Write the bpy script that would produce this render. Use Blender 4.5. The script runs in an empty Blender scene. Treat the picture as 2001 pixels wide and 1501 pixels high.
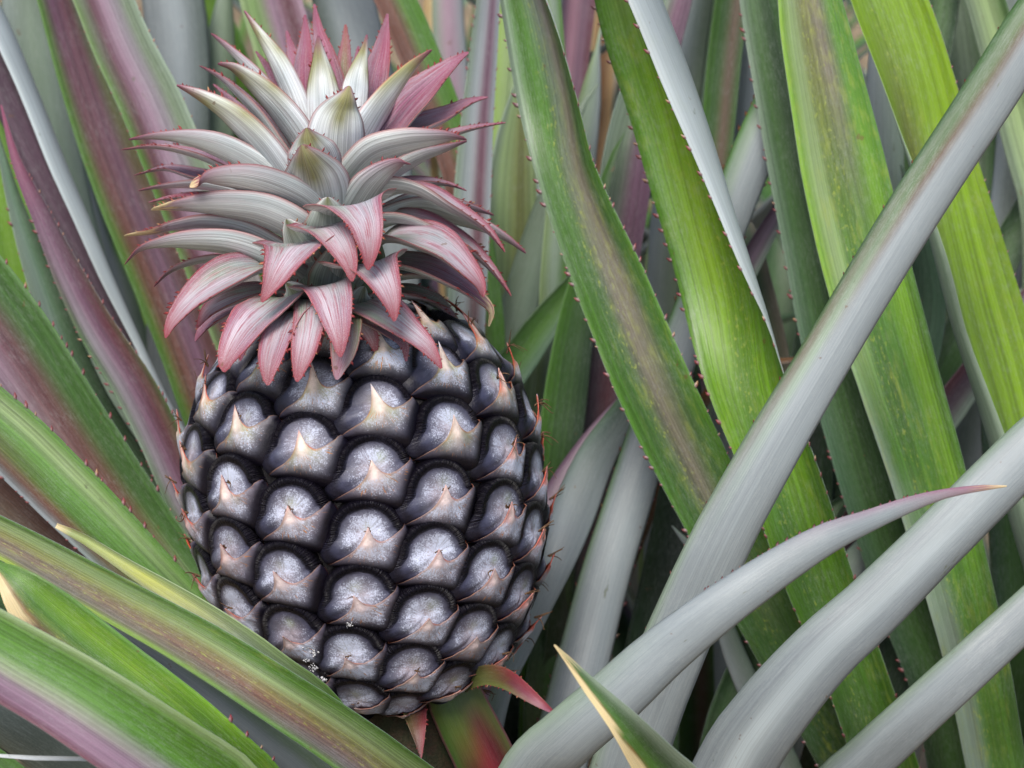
import bpy, math, random
import numpy as np
from mathutils import Vector

random.seed(7)
rng = np.random.default_rng(11)
scene = bpy.context.scene

# ------------------------------------------------------------------ camera
PITCH = math.radians(18.0)
D0 = 0.80                      # metres from the lens to the fruit's axis
KPX = 0.36 / 2001.0            # metres per photo pixel at that distance
CAM = np.array([0.0, 0.0, 0.78])
RGT = np.array([1.0, 0.0, 0.0])
FWD = np.array([0.0, math.cos(PITCH), -math.sin(PITCH)])
UPV = np.array([0.0, math.sin(PITCH), math.cos(PITCH)])
BCK = -FWD
cam_data = bpy.data.cameras.new('camera')
cam = bpy.data.objects.new('camera', cam_data)
scene.collection.objects.link(cam)
scene.camera = cam
cam.location = CAM
cam.rotation_euler = (math.pi / 2 - PITCH, 0, 0)
cam_data.sensor_width = 36.0
cam_data.lens = 36.0 * D0 / 0.36
cam_data.clip_start = 0.02
cam_data.clip_end = 200.0
cam_data.dof.use_dof = True
cam_data.dof.focus_distance = D0 - 0.045
cam_data.dof.aperture_fstop = 15.0

# ------------------------------------------------------------------ sky and sun (bright overcast)
SUN_EL, SUN_AZ = math.radians(57), math.radians(200)      # azimuth clockwise from +Y: behind the camera, to its left
world = bpy.data.worlds.new('World')
scene.world = world
world.use_nodes = True
wt = world.node_tree
wt.nodes.clear()
sky = wt.nodes.new('ShaderNodeTexSky')
sky.sky_type = 'NISHITA'
sky.sun_disc = False
sky.sun_elevation = SUN_EL
sky.sun_rotation = SUN_AZ
sky.air_density = 1.0
sky.dust_density = 4.0
sky.ozone_density = 1.0
bgn = wt.nodes.new('ShaderNodeBackground')
bgn.inputs['Strength'].default_value = 0.115
wo = wt.nodes.new('ShaderNodeOutputWorld')
wt.links.new(sky.outputs[0], bgn.inputs['Color'])
wt.links.new(bgn.outputs[0], wo.inputs['Surface'])
sd = bpy.data.lights.new('sun', 'SUN')
sd.energy = 2.3
sd.angle = math.radians(26)
sd.color = (1.0, 0.965, 0.92)
sun = bpy.data.objects.new('sun', sd)
scene.collection.objects.link(sun)
sdir = Vector((math.sin(SUN_AZ) * math.cos(SUN_EL), math.cos(SUN_AZ) * math.cos(SUN_EL), math.sin(SUN_EL)))
sun.rotation_euler = sdir.to_track_quat('Z', 'Y').to_euler()
scene.view_settings.view_transform = 'Standard'
scene.view_settings.look = 'None'
scene.view_settings.gamma = 1.0
scene.view_settings.exposure = 0.45
scene.view_settings.use_curve_mapping = False
scene.cycles.max_bounces = 8
scene.cycles.diffuse_bounces = 4

# ------------------------------------------------------------------ helpers
def P(px, py, z=0.0):
    """photo pixel (2001 x 1501) at z centimetres beyond the fruit's axis -> world point"""
    d = D0 + z * 0.01
    x = (px - 1000.5) * KPX / D0 * d
    y = (750.5 - py) * KPX / D0 * d
    return CAM + FWD * d + RGT * x + UPV * y

def nrm(a):
    n = np.linalg.norm(a, axis=-1, keepdims=True)
    return a / np.maximum(n, 1e-12)

def sstep(a, b, x):
    t = np.clip((x - a) / (b - a), 0, 1)
    return t * t * (3 - 2 * t)

def lin(c):
    c = np.asarray(c, float) / 255.0
    return np.where(c <= 0.04045, c / 12.92, ((c + 0.055) / 1.055) ** 2.4)

PAL = {k: lin(v) * s for k, (v, s) in {
    'silver':   ((154, 165, 170), .86), 'silvergreen': ((142, 163, 142), .88), 'palesilver': ((196, 209, 212), .95),
    'greysilver': ((136, 145, 149), .85), 'dimsilver': ((112, 126, 118), .85),
    'green':    ((80, 130, 34), .86), 'brightgreen': ((116, 164, 30), .88), 'limegreen': ((136, 176, 34), .88),
    'midgreen': ((66, 106, 44), .85), 'darkgreen': ((38, 70, 32), .85), 'shadegreen': ((26, 48, 25), .8),  # last green is extra dark, painting gap shade into the rear leaves
    'palegreen': ((150, 176, 118), .85), 'bluegreen': ((92, 128, 98), .85), 'greygreen': ((116, 136, 108), .85),
    'olive':    ((118, 126, 62), .85), 'oliveb': ((138, 128, 72), .85),
    'purple':   ((116, 80, 104), .85), 'pinkpurple': ((152, 124, 144), .85), 'darkpurple': ((88, 66, 82), .85),
    'maroon':   ((100, 50, 62), .85), 'redbrown': ((112, 72, 58), .85), 'brown': ((104, 84, 66), .85),
    'greyviolet': ((136, 128, 138), .85), 'greybrown': ((118, 112, 96), .85),
    'pink':     ((186, 138, 156), .9), 'rose': ((152, 76, 108), .88), 'red': ((160, 44, 60), .88), 'pinkred': ((154, 56, 86), .88),
    'cream':    ((232, 212, 160), .9), 'tan': ((206, 172, 122), .9), 'drybrown': ((150, 104, 62), .9),
    'white':    ((226, 234, 238), 1.0), 'tooth': ((150, 58, 50), .9), 'lilac': ((186, 174, 186), .95), 'darkmaroon': ((96, 34, 42), .85), 'deepolive': ((96, 108, 40), .85), 'crimson': ((146, 48, 62), .88), 'yellow': ((190, 196, 70), .85),
    'dustypink': ((166, 138, 156), .9), 'crownsilver': ((226, 235, 233), 1.0), 'crownolive': ((156, 158, 104), .95),
}.items()}

def new_mat(name):
    m = bpy.data.materials.new(name)
    m.use_nodes = True
    m.node_tree.nodes.clear()
    return m, m.node_tree.nodes, m.node_tree.links

class NG:
    """small helper for wiring nodes"""
    def __init__(s, nodes, links): s.n, s.l = nodes, links
    def node(s, t, **kw):
        n = s.n.new(t)
        for k, v in kw.items(): setattr(n, k, v)
        return n
    def put(s, sock, v):
        if hasattr(v, 'is_output'): s.l.new(v, sock)
        else: sock.default_value = v
    def math(s, op, a, b=0.0, c=0.0, clamp=False):
        n = s.node('ShaderNodeMath', operation=op, use_clamp=clamp)
        for i, v in enumerate((a, b, c)): s.put(n.inputs[i], v)
        return n.outputs[0]
    def ramp(s, v, a, b, lo=0.0, hi=1.0):
        n = s.node('ShaderNodeMapRange', interpolation_type='SMOOTHSTEP')
        for i, x in enumerate((v, a, b, lo, hi)): s.put(n.inputs[i], x)
        return n.outputs[0]
    def mix(s, f, a, b, blend='MIX'):
        n = s.node('ShaderNodeMix', data_type='RGBA', blend_type=blend)
        s.put(n.inputs[0], f); s.put(n.inputs[6], a); s.put(n.inputs[7], b)
        return n.outputs[2]
    def noise(s, vec, scale, detail=3.0, rough=0.55):
        n = s.node('ShaderNodeTexNoise')
        if vec is not None: s.l.new(vec, n.inputs['Vector'])
        n.inputs['Scale'].default_value = scale
        n.inputs['Detail'].default_value = detail
        n.inputs['Roughness'].default_value = rough
        return n.outputs['Fac']
    def comb(s, x, y, z):
        n = s.node('ShaderNodeCombineXYZ')
        for i, v in enumerate((x, y, z)): s.put(n.inputs[i], v)
        return n.outputs[0]
    def attr(s, name): return s.node('ShaderNodeAttribute', attribute_name=name)
    def sep(s, v):
        n = s.node('ShaderNodeSeparateXYZ'); s.l.new(v, n.inputs[0]); return n.outputs

def leaf_material(name, rough=0.37, spec=0.5, trans=0.16, bump=0.25, crown=False):
    m, N, L = new_mat(name)
    g = NG(N, L)
    col = g.attr('Col').outputs['Color']
    uvx, uvy, uvz = g.sep(g.attr('uvp').outputs['Vector'])
    par = g.sep(g.attr('par').outputs['Vector'])
    info = g.node('ShaderNodeObjectInfo')
    rnd = g.math('MULTIPLY', info.outputs['Random'], 57.0)
    pos = g.node('ShaderNodeTexCoord').outputs['Object']
    # long fibres: broad and fine
    s1 = g.noise(g.comb(g.math('MULTIPLY_ADD', uvx, 17.0, rnd), g.math('MULTIPLY', uvy, 3.0), uvz), 1.0, 4.0, .6)
    s2 = g.noise(g.comb(g.math('MULTIPLY_ADD', uvx, 84.0 if not crown else 44.0, rnd), g.math('MULTIPLY', uvy, 5.0), uvz), 1.0, 2.0, .6)
    und = g.ramp(uvz, 1.0, 6.0, 1.0,   .28 if not crown else 1.0)
    s1k = g.math('MULTIPLY_ADD', g.math('SUBTRACT', g.ramp(s1, .3, .7, .80, 1.16), 1.0), und, 1.0)
    k = g.math('ADD', s1k, g.ramp(s2, .3, .7, -.22 if not crown else -.26, .2 if not crown else .22))
    k = g.math('ADD', 1.0, g.math('MULTIPLY', g.math('SUBTRACT', k, 1.0), par[1]))
    big = g.noise(g.comb(g.math('MULTIPLY_ADD', uvx, 1.6, rnd), g.math('MULTIPLY', uvy, 9.0), uvz), 1.0, 3.0)
    k = g.math('MULTIPLY', k, g.ramp(big, .3, .7, .86, 1.14))
    c1 = g.node('ShaderNodeVectorMath', operation='SCALE')
    L.new(col, c1.inputs[0]); L.new(k, c1.inputs['Scale'])
    # yellow blotches
    b1 = g.noise(g.comb(g.math('MULTIPLY_ADD', uvx, 11.0, rnd), g.math('MULTIPLY', uvy, 95.0), uvz), 1.0, 3.0, .6)
    b2 = g.noise(g.comb(g.math('MULTIPLY_ADD', uvx, 2.0, rnd), g.math('MULTIPLY', uvy, 10.0), uvz), 1.0, 2.0)
    bl = g.math('MULTIPLY', g.ramp(b1, .46, .74, 0.0, .8), g.ramp(b2, .42, .62))
    bl = g.math('MULTIPLY', bl, par[0], clamp=True)
    if crown:
        bl0 = g.math('MULTIPLY', g.math('MULTIPLY', g.ramp(b1, .42, .62), g.ramp(g.noise(g.comb(g.math('MULTIPLY_ADD', uvx, 24.0, rnd), g.math('MULTIPLY', uvy, 30.0), uvz), 1.0, 3.0, .7), .4, .6)), g.math('MULTIPLY', par[0], g.ramp(uvy, .075, .02)), clamp=True)
    b3 = g.noise(g.comb(g.math('MULTIPLY_ADD', uvx, 26.0, rnd), g.math('MULTIPLY', uvy, 330.0), uvz), 1.0, 2.0, .6)
    line = g.math('MULTIPLY', g.ramp(uvx, .24, .36), g.ramp(uvx, .62, .40))
    bl2 = g.math('MULTIPLY', g.ramp(b3, .55, .72, 0.0, .8), g.math('MULTIPLY', g.math('ADD', g.math('MULTIPLY', line, .8), g.math('MULTIPLY', g.ramp(b2, .5, .62), .25)), par[0]), clamp=True)
    bl = g.math('MAXIMUM', g.math('MULTIPLY', bl, g.math('MULTIPLY_ADD', line, .45, .4)), bl2)
    c2 = g.mix(bl, c1.outputs[0], (.38, .45, .06, 1)) if not crown else g.mix(bl0, c1.outputs[0], (.30, .035, .07, 1))
    # rubbed scars and scuffs
    sc = g.noise(g.comb(g.math('MULTIPLY_ADD', uvx, 5.0, rnd), g.math('MULTIPLY', uvy, 38.0), uvz), 1.0, 5.0, .75)
    c2 = g.mix(g.ramp(sc, .67, .71, 0.0, .7), c2, (.10, .125, .06, 1))
    # waxy dust speckles
    d1 = g.noise(pos, 2600.0, 2.0, .6)
    d2 = g.noise(pos, 60.0, 3.0, .6)
    d3 = g.noise(g.comb(g.math('MULTIPLY_ADD', uvx, 55.0, rnd), g.math('MULTIPLY', uvy, 260.0 if not crown else 55.0), uvz), 1.0, 3.0, .65)
    du = g.math('ADD', g.math('MULTIPLY', g.ramp(d1, .45, .75), .45), g.math('MULTIPLY', g.ramp(d3, .42, .72), .55))
    du = g.math('MULTIPLY', g.math('MULTIPLY', du, g.ramp(d2, .3, .7, .35, 1.0)), par[2], clamp=True)
    if crown:
        h1 = g.noise(g.comb(g.math('MULTIPLY_ADD', uvx, 70.0, rnd), g.math('MULTIPLY', uvy, 22.0), uvz), 1.0, 3.0, .7)
        du = g.math('ADD', g.math('MULTIPLY', du, .75), g.math('MULTIPLY', g.ramp(h1, .50, .68, 0.0, .42), par[2]), clamp=True)
    c3 = g.mix(du, c2, (.52, .56, .56, 1) if not crown else (.56, .54, .58, 1))
    # scattered brown flecks
    v = g.noise(pos, 210.0, 2.0, .5)
    fl = g.ramp(v, .735, .77, 0.0, .55)
    c4 = g.mix(fl, c3, (.16, .085, .04, 1))
    bs = g.node('ShaderNodeBsdfPrincipled')
    L.new(c4, bs.inputs['Base Color'])
    L.new(g.ramp(s1, .3, .7, rough - .06, rough + .12), bs.inputs['Roughness'])
    bs.inputs['Specular IOR Level'].default_value = spec
    bp = g.node('ShaderNodeBump')
    bp.inputs['Strength'].default_value = bump
    bp.inputs['Distance'].default_value = .0006
    L.new(g.math('ADD', g.math('MULTIPLY', s2, 1.0), g.math('MULTIPLY', g.math('MULTIPLY', s1, 1.2), und)), bp.inputs['Height'])
    L.new(bp.outputs[0], bs.inputs['Normal'])
    tr = g.node('ShaderNodeBsdfTranslucent')
    L.new(c4, tr.inputs['Color'])
    mx = g.node('ShaderNodeMixShader'); mx.inputs[0].default_value = trans
    L.new(bs.outputs[0], mx.inputs[1]); L.new(tr.outputs[0], mx.inputs[2])
    out = g.node('ShaderNodeOutputMaterial')
    L.new(mx.outputs[0], out.inputs['Surface'])
    return m

def fruit_material():
    m, N, L = new_mat('fruitlet_skin')
    g = NG(N, L)
    col = g.attr('Col').outputs['Color']
    ux, uy, uz = g.sep(g.attr('uvp').outputs['Vector'])       # angle, radius, -
    par = g.sep(g.attr('par').outputs['Vector'])              # dust, wrinkle, streak
    pos = g.node('ShaderNodeTexCoord').outputs['Object']
    n1 = g.noise(pos, 1700.0, 2.0, .65)
    n2 = g.noise(pos, 260.0, 3.0, .6)
    n3 = g.noise(pos, 60.0, 3.0, .6)
    n1 = g.noise(pos, 2000.0, 2.0, .7)
    n0 = g.noise(pos, 150.0, 4.0, .7)
    s = g.math('ADD', g.math('MULTIPLY', n1, .5), g.math('ADD', g.math('MULTIPLY', n2, .25), g.math('MULTIPLY', n3, .25)))
    thr = g.math('SUBTRACT', .67, g.math('MULTIPLY', par[0], .27))
    f = g.math('DIVIDE', g.math('SUBTRACT', s, thr), .12, clamp=True)
    sm = g.math('MULTIPLY', g.math('MULTIPLY', par[0], par[0]), g.ramp(n0, .32, .66, .3, 1.0))
    f = g.math('ADD', g.math('MULTIPLY', f, .68), g.math('MULTIPLY', sm, .42), clamp=True)
    cr = g.noise(g.comb(g.math('MULTIPLY', ux, 7.0), g.math('MULTIPLY', uy, 1.2), uz), 1.0, 2.0, .6)
    f = g.math('MULTIPLY', f, g.ramp(cr, .34, .46, .55, 1.0))
    f = g.math('MULTIPLY', f, g.ramp(par[0], 0.02, .3))
    tint = g.ramp(n2, .3, .7, .8, 1.15)
    c0 = g.node('ShaderNodeVectorMath', operation='SCALE'); L.new(col, c0.inputs[0]); L.new(tint, c0.inputs['Scale'])
    # orange streaks radiating on the bracts
    st = g.noise(g.comb(g.math('MULTIPLY', ux, 26.0), g.math('MULTIPLY', uy, 2.4), uz), 1.0, 1.0, .5)
    sf = g.math('MULTIPLY', g.ramp(st, .66, .70), par[2])
    c1 = g.mix(f, c0.outputs[0], (.54, .59, .73, 1))
    c2 = g.mix(sf, c1, (.40, .17, .05, 1))
    bs = g.node('ShaderNodeBsdfPrincipled')
    L.new(c2, bs.inputs['Base Color'])
    L.new(g.ramp(f, 0, 1, .42, 1.0), bs.inputs['Roughness'])
    bs.inputs['Specular IOR Level'].default_value = .30
    w = g.noise(g.comb(g.math('MULTIPLY', ux, 34.0), g.math('MULTIPLY', uy, .8), uz), 1.0, 1.0, .5)
    h = g.math('ADD', g.math('MULTIPLY', g.math('MULTIPLY', w, par[1]), 1.9), g.math('MULTIPLY', n1, .10))
    h = g.math('ADD', h, g.math('MULTIPLY', n2, .25))
    bp = g.node('ShaderNodeBump'); bp.inputs['Strength'].default_value = .9; bp.inputs['Distance'].default_value = .0016
    L.new(h, bp.inputs['Height']); L.new(bp.outputs[0], bs.inputs['Normal'])
    out = g.node('ShaderNodeOutputMaterial'); L.new(bs.outputs[0], out.inputs['Surface'])
    return m

def plain_material(name, c1, c2, scale, rough=.8, bump=.4, spec=.3):
    m, N, L = new_mat(name)
    g = NG(N, L)
    pos = g.node('ShaderNodeTexCoord').outputs['Object']
    n = g.noise(pos, scale, 6.0, .65)
    n2 = g.noise(pos, scale * 9, 4.0, .6)
    c = g.mix(g.ramp(n, .35, .65), (*c1, 1), (*c2, 1))
    c = g.mix(g.ramp(n2, .3, .7, 0, .6), c, (*[x * .5 for x in c1], 1))
    bs = g.node('ShaderNodeBsdfPrincipled'); L.new(c, bs.inputs['Base Color'])
    bs.inputs['Roughness'].default_value = rough; bs.inputs['Specular IOR Level'].default_value = spec
    bp = g.node('ShaderNodeBump'); bp.inputs['Strength'].default_value = bump
    bp.inputs['Distance'].default_value = .3 / scale
    L.new(n2, bp.inputs['Height']); L.new(bp.outputs[0], bs.inputs['Normal'])
    out = g.node('ShaderNodeOutputMaterial'); L.new(bs.outputs[0], out.inputs['Surface'])
    return m

M_LEAF = leaf_material('long_leaf_skin')
M_CROWN = leaf_material('crown_leaf_skin', rough=.46, spec=.24, trans=.08, bump=.5, crown=True)
M_FRUIT = fruit_material()
M_DRY = plain_material('dried_flower', (.10, .055, .03), (.22, .13, .07), 400)
M_CORE = plain_material('fruit_core', (.004, .003, .004), (.010, .008, .008), 300, .5)
M_STALK = plain_material('stalk', (.035, .05, .02), (.07, .04, .025), 120, .6)
M_WAX = plain_material('white_wax', (.75, .76, .78), (.6, .6, .62), 700, .9)
M_SOIL = plain_material('soil_and_straw', (.26, .19, .12), (.44, .36, .24), 14, .95, .6)
M_STRAW = plain_material('straw', (.50, .40, .25), (.36, .26, .15), 60, .9)

def make_mesh(name, verts, faces, mat, parent=None, col=None, uvp=None, par=None, smooth=True):
    """faces: (n,4) int array; a triangle repeats nothing - pass -1 as its 4th index"""
    me = bpy.data.meshes.new(name)
    faces = np.asarray(faces, dtype=np.int64)
    quad = faces[:, 3] >= 0
    sizes = np.where(quad, 4, 3)
    loops = faces.reshape(-1)
    loops = loops[loops >= 0]
    me.vertices.add(len(verts)); me.vertices.foreach_set('co', np.asarray(verts, np.float32).reshape(-1))
    me.loops.add(len(loops)); me.loops.foreach_set('vertex_index', loops.astype(np.int32))
    me.polygons.add(len(faces))
    starts = np.concatenate([[0], np.cumsum(sizes)[:-1]]).astype(np.int32)
    me.polygons.foreach_set('loop_start', starts)
    me.polygons.foreach_set('use_smooth', np.full(len(faces), smooth))
    me.update(calc_edges=True)
    if col is not None:
        a = me.attributes.new('Col', 'FLOAT_COLOR', 'POINT')
        a.data.foreach_set('color', np.concatenate([col, np.ones((len(col), 1))], 1).astype(np.float32).reshape(-1))
    for nm, arr in (('uvp', uvp), ('par', par)):
        if arr is not None:
            a = me.attributes.new(nm, 'FLOAT_VECTOR', 'POINT')
            a.data.foreach_set('vector', np.asarray(arr, np.float32).reshape(-1))
    me.materials.append(mat)
    me.validate()
    o = bpy.data.objects.new(name, me)
    scene.collection.objects.link(o)
    if parent is not None: o.parent = parent
    return o

def localise(o, parent):
    """keep world positions of mesh data although the parent Empty stands elsewhere"""
    o.matrix_parent_inverse = parent.matrix_basis.inverted()

def thing(name, label, cat, loc, group=None):
    o = bpy.data.objects.new(name, None)
    o.empty_display_size = .03
    scene.collection.objects.link(o)
    o.location = loc
    o['label'] = label; o['category'] = cat
    if group: o['group'] = group
    return o

def part(name, parent, root, *a, label=None, **k):
    o = make_mesh(name, *a, parent=parent, **k)
    if parent is root: localise(o, root)
    if label: o['label'] = label
    return o

def catmull(pts, n):
    pts = np.asarray(pts, float)
    d = np.linalg.norm(np.diff(pts[:, :3], axis=0), axis=1) ** .5
    t = np.concatenate([[0], np.cumsum(np.maximum(d, 1e-9))])
    m = np.zeros_like(pts)
    for i in range(len(pts)):
        if i == 0: m[i] = (pts[1] - pts[0]) / (t[1] - t[0])
        elif i == len(pts) - 1: m[i] = (pts[-1] - pts[-2]) / (t[-1] - t[-2])
        else:
            a = (pts[i] - pts[i-1]) / (t[i] - t[i-1]); b = (pts[i+1] - pts[i]) / (t[i+1] - t[i])
            h0, h1 = t[i] - t[i-1], t[i+1] - t[i]
            m[i] = (a * h1 + b * h0) / (h0 + h1)
    # uniform in length
    def ev(tt):
        i = np.clip(np.searchsorted(t, tt, side='right') - 1, 0, len(t) - 2)
        h = (t[i+1] - t[i])[:, None]; s = ((tt - t[i])[:, None]) / h
        return ((2*s**3 - 3*s**2 + 1) * pts[i] + (s**3 - 2*s**2 + s) * h * m[i] + (-2*s**3 + 3*s**2) * pts[i+1] + (s**3 - s**2) * h * m[i+1])
    tt = np.linspace(t[0], t[-1], n * 6)
    q = ev(tt)
    L = np.concatenate([[0], np.cumsum(np.linalg.norm(np.diff(q[:, :3], axis=0), axis=1))])
    u = np.interp(np.linspace(0, L[-1], n), L, tt)
    return ev(u), np.linspace(0, L[-1], n)

def colgrid(spec, U, V):
    """spec: list of rows (along the leaf) of colour names (across). U, V in 0..1 -> (n,3)"""
    if isinstance(spec[0], str): spec = [spec]
    rows = []
    for r in spec:
        c = np.array([PAL[x] for x in r]); x = np.linspace(0, 1, len(c)) if len(c) > 1 else np.array([0.])
        if len(c) == 1: rows.append(np.repeat(c, U.size, 0)); continue
        f = np.clip(U * (len(c) - 1), 0, len(c) - 1 - 1e-6); i = f.astype(int); w = f - i; w = w * w * (3 - 2 * w)
        rows.append(c[i] * (1 - w[:, None]) + c[i + 1] * w[:, None])
    if len(rows) == 1: return rows[0]
    f = np.clip(V * (len(rows) - 1), 0, len(rows) - 1 - 1e-6); i = f.astype(int); w = (f - i)[:, None]
    R = np.array(rows)
    k = np.arange(U.size)
    return R[i, k] * (1 - w) + R[i + 1, k] * w

def ribbon(name, root, C, Lv, Nv, half, arc, s, top, under, m=17, th=.0009, mot=0.0, streak=1.0, dust=(.28, .35), ustreak=.45,
           teeth=(1, 1), tooth_len=.0018, tooth_gap=.0065, tooth_rng=(0, .8), dry=0.0, margin=None, mat=None, label=None,
           wave=.02, flip=False, vlim=None, dryedge=None, parent=None, seed=None):
    """C centre line tip->base, Lv lateral, Nv upper normal, half = half width, arc = curl; one closed thin leaf mesh"""
    r = np.random.default_rng(seed if seed is not None else abs(hash((round(float(C[0, 0]), 4), round(float(C[0, 2]), 4)))) % 2**31)
    n = len(C)
    U = np.linspace(-1, 1, m)
    a = U[None, :] * arc[:, None] / 2
    hA = np.maximum(arc[:, None] / 2, .05)
    x = np.sin(a) / hA; nn = (1 - np.cos(a)) / hA
    # soft keel groove and edge waviness
    ph = r.uniform(0, 6.28, 4)
    S = s[:, None]
    wv = wave * (np.sin(S * 42 + ph[0]) + .6 * np.sin(S * 95 + ph[1])) * np.abs(U[None, :]) ** 2 * np.sign(U[None, :] + .01)
    wv2 = wave * .8 * (np.sin(S * 60 + ph[2] + U[None, :] * 2)) * np.abs(U[None, :]) ** 1.5
    nn = nn + wv + wv2
    jit = np.convolve(r.normal(0, 1, n + 4), np.ones(5) / 5, 'valid')[:, None] * .022
    x = x * (1 + jit * np.abs(U[None, :]) ** 6)
    H = half[:, None, None]
    top_p = C[:, None, :] + H * (x[..., None] * Lv[:, None, :] + nn[..., None] * Nv[:, None, :])
    ln = np.cos(a)[..., None] * Nv[:, None, :] - np.sin(a)[..., None] * Lv[:, None, :]
    tk = th * np.minimum(1, half / .008)[:, None, None] * (1 - .82 * np.abs(U) ** 5)[None, :, None] + .00008
    bot_p = top_p - ln * tk
    V2 = np.repeat(s[:, None], m, 1).reshape(-1)
    vmax = vlim if vlim else s[-1]
    Vn = np.clip(V2 / vmax, 0, 1)
    U2 = np.tile((U + 1) / 2, n)
    Uc = 1 - U2 if flip else U2
    ct = colgrid(top, Uc, Vn); cu = colgrid(under, Uc, Vn)
    if margin is not None:
        w = sstep(.90, .99, np.abs(U2 * 2 - 1))[:, None] * .8
        ct = ct * (1 - w) + PAL[margin] * w; cu = cu * (1 - w) + PAL[margin] * w
    if dry > 0:
        jag = dry * (1 + .35 * np.sin(U2 * 23 + ph[0]) + .25 * np.sin(U2 * 51 + ph[1]))
        w = (1 - sstep(.85, 1.1, V2 / jag))[:, None]
        e = np.exp(-((V2 / jag - 1.08) / .1) ** 2)[:, None] * .6
        for c in (ct, cu):
            c[:] = c * (1 - w) + PAL['cream'] * w; c[:] = c * (1 - e) + PAL['drybrown'] * e
    if dryedge is not None:                       # (side -1/+1 in screen order, start width fraction, length m)
        sd_, wf, ll = dryedge
        uu = Uc if sd_ < 0 else 1 - Uc
        lim = wf * np.clip(1 - V2 / ll, 0, 1) ** .7 * (1 + .25 * np.sin(V2 * 160 + ph[0]) + .15 * np.sin(V2 * 410 + ph[1]))
        w = (1 - sstep(.9, 1.05, uu / np.maximum(lim, 1e-4)))[:, None] * (lim > .01)[:, None]
        e = np.exp(-((uu - lim) / .025) ** 2)[:, None] * (lim > .01)[:, None] * .8
        for c in (ct, cu):
            c[:] = c * (1 - w) + PAL['cream'] * w; c[:] = c * (1 - e) + PAL['drybrown'] * e
    verts = [top_p.reshape(-1, 3), bot_p.reshape(-1, 3)]
    cols = [ct, cu]
    uvp = [np.stack([U2, V2, np.zeros_like(U2)], 1), np.stack([U2, V2, np.full_like(U2, 7.3)], 1)]
    par = [np.tile([mot, streak, dust[0]], (n * m, 1)), np.tile([mot * .15, streak * ustreak, dust[1]], (n * m, 1))]
    i, j = np.meshgrid(np.arange(n - 1), np.arange(m - 1), indexing='ij')
    q = (i * m + j).reshape(-1)
    F = [np.stack([q, q + 1, q + m + 1, q + m], 1), np.stack([q, q + m, q + m + 1, q + 1], 1) + n * m]
    i = np.arange(n - 1)
    F.append(np.stack([i * m, (i + 1) * m, (i + 1) * m + n * m, i * m + n * m], 1))
    e = i * m + m - 1
    F.append(np.stack([e, e + n * m, e + m + n * m, e + m], 1))
    # marginal spines: small hooked pyramids leaning to the tip
    base = 2 * n * m
    tv, tc, tf, tu, tp = [], [], [], [], []
    T = nrm(np.gradient(C, axis=0))
    for side in (-1, 1):
        if not teeth[0 if side < 0 else 1]: continue
        jj = 0 if side < 0 else m - 1
        pos = s[-1] * tooth_rng[0] + r.uniform(.3, 1) * tooth_gap
        while pos < s[-1] * tooth_rng[1]:
            f = np.interp(pos, s, np.arange(n)); i0 = min(int(f), n - 2); w = f - i0
            p = top_p[i0, jj] * (1 - w) + top_p[i0 + 1, jj] * w
            aa = a[i0, jj]
            out = side * (np.cos(aa) * Lv[i0] + np.sin(aa) * side * Nv[i0] * side)
            out = out / np.linalg.norm(out)
            t = -T[i0]; nl = ln[i0, jj]
            hl = tooth_len * r.uniform(.4, 1.4) * min(1, half[i0] / .006 + .35)
            b = hl * .38
            tip = p + out * hl * .8 + t * hl * .75
            mid = p + out * hl * .5 + t * hl * .12
            k = base + len(tv)
            tv += [p - t * b - out * .0002, p + t * b - out * .0002, p + nl * b * .45 - out * .0001, p - nl * b * .55 - out * .0001, mid - t * b * .35, tip]
            tf += [[k, k + 2, k + 4, -1], [k + 2, k + 1, k + 5, -1], [k + 2, k + 5, k + 4, -1], [k, k + 4, k + 3, -1], [k + 3, k + 5, k + 1, -1], [k + 3, k + 4, k + 5, -1]]
            c1 = PAL['tooth'] * r.uniform(.7, 1.2)
            c2 = PAL['tan'] if r.random() < .15 else PAL['red'] * .8
            bc = cu[i0 * m + jj] * .5 + c1 * .5
            tc += [bc, bc, bc, bc, c1, c2]
            tu += [[.5, pos, 0]] * 6; tp += [[0, .2, .1]] * 6
            pos += tooth_gap * r.uniform(.4, 1.9)
    if tv:
        verts.append(np.array(tv)); cols.append(np.array(tc)); uvp.append(np.array(tu)); par.append(np.array(tp, float)); F.append(np.array(tf))
    return part(name, parent or root, root, np.concatenate(verts), np.concatenate(F), mat or M_LEAF, label=label,
                col=np.concatenate(cols), uvp=np.concatenate(uvp), par=np.concatenate(par))

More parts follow.
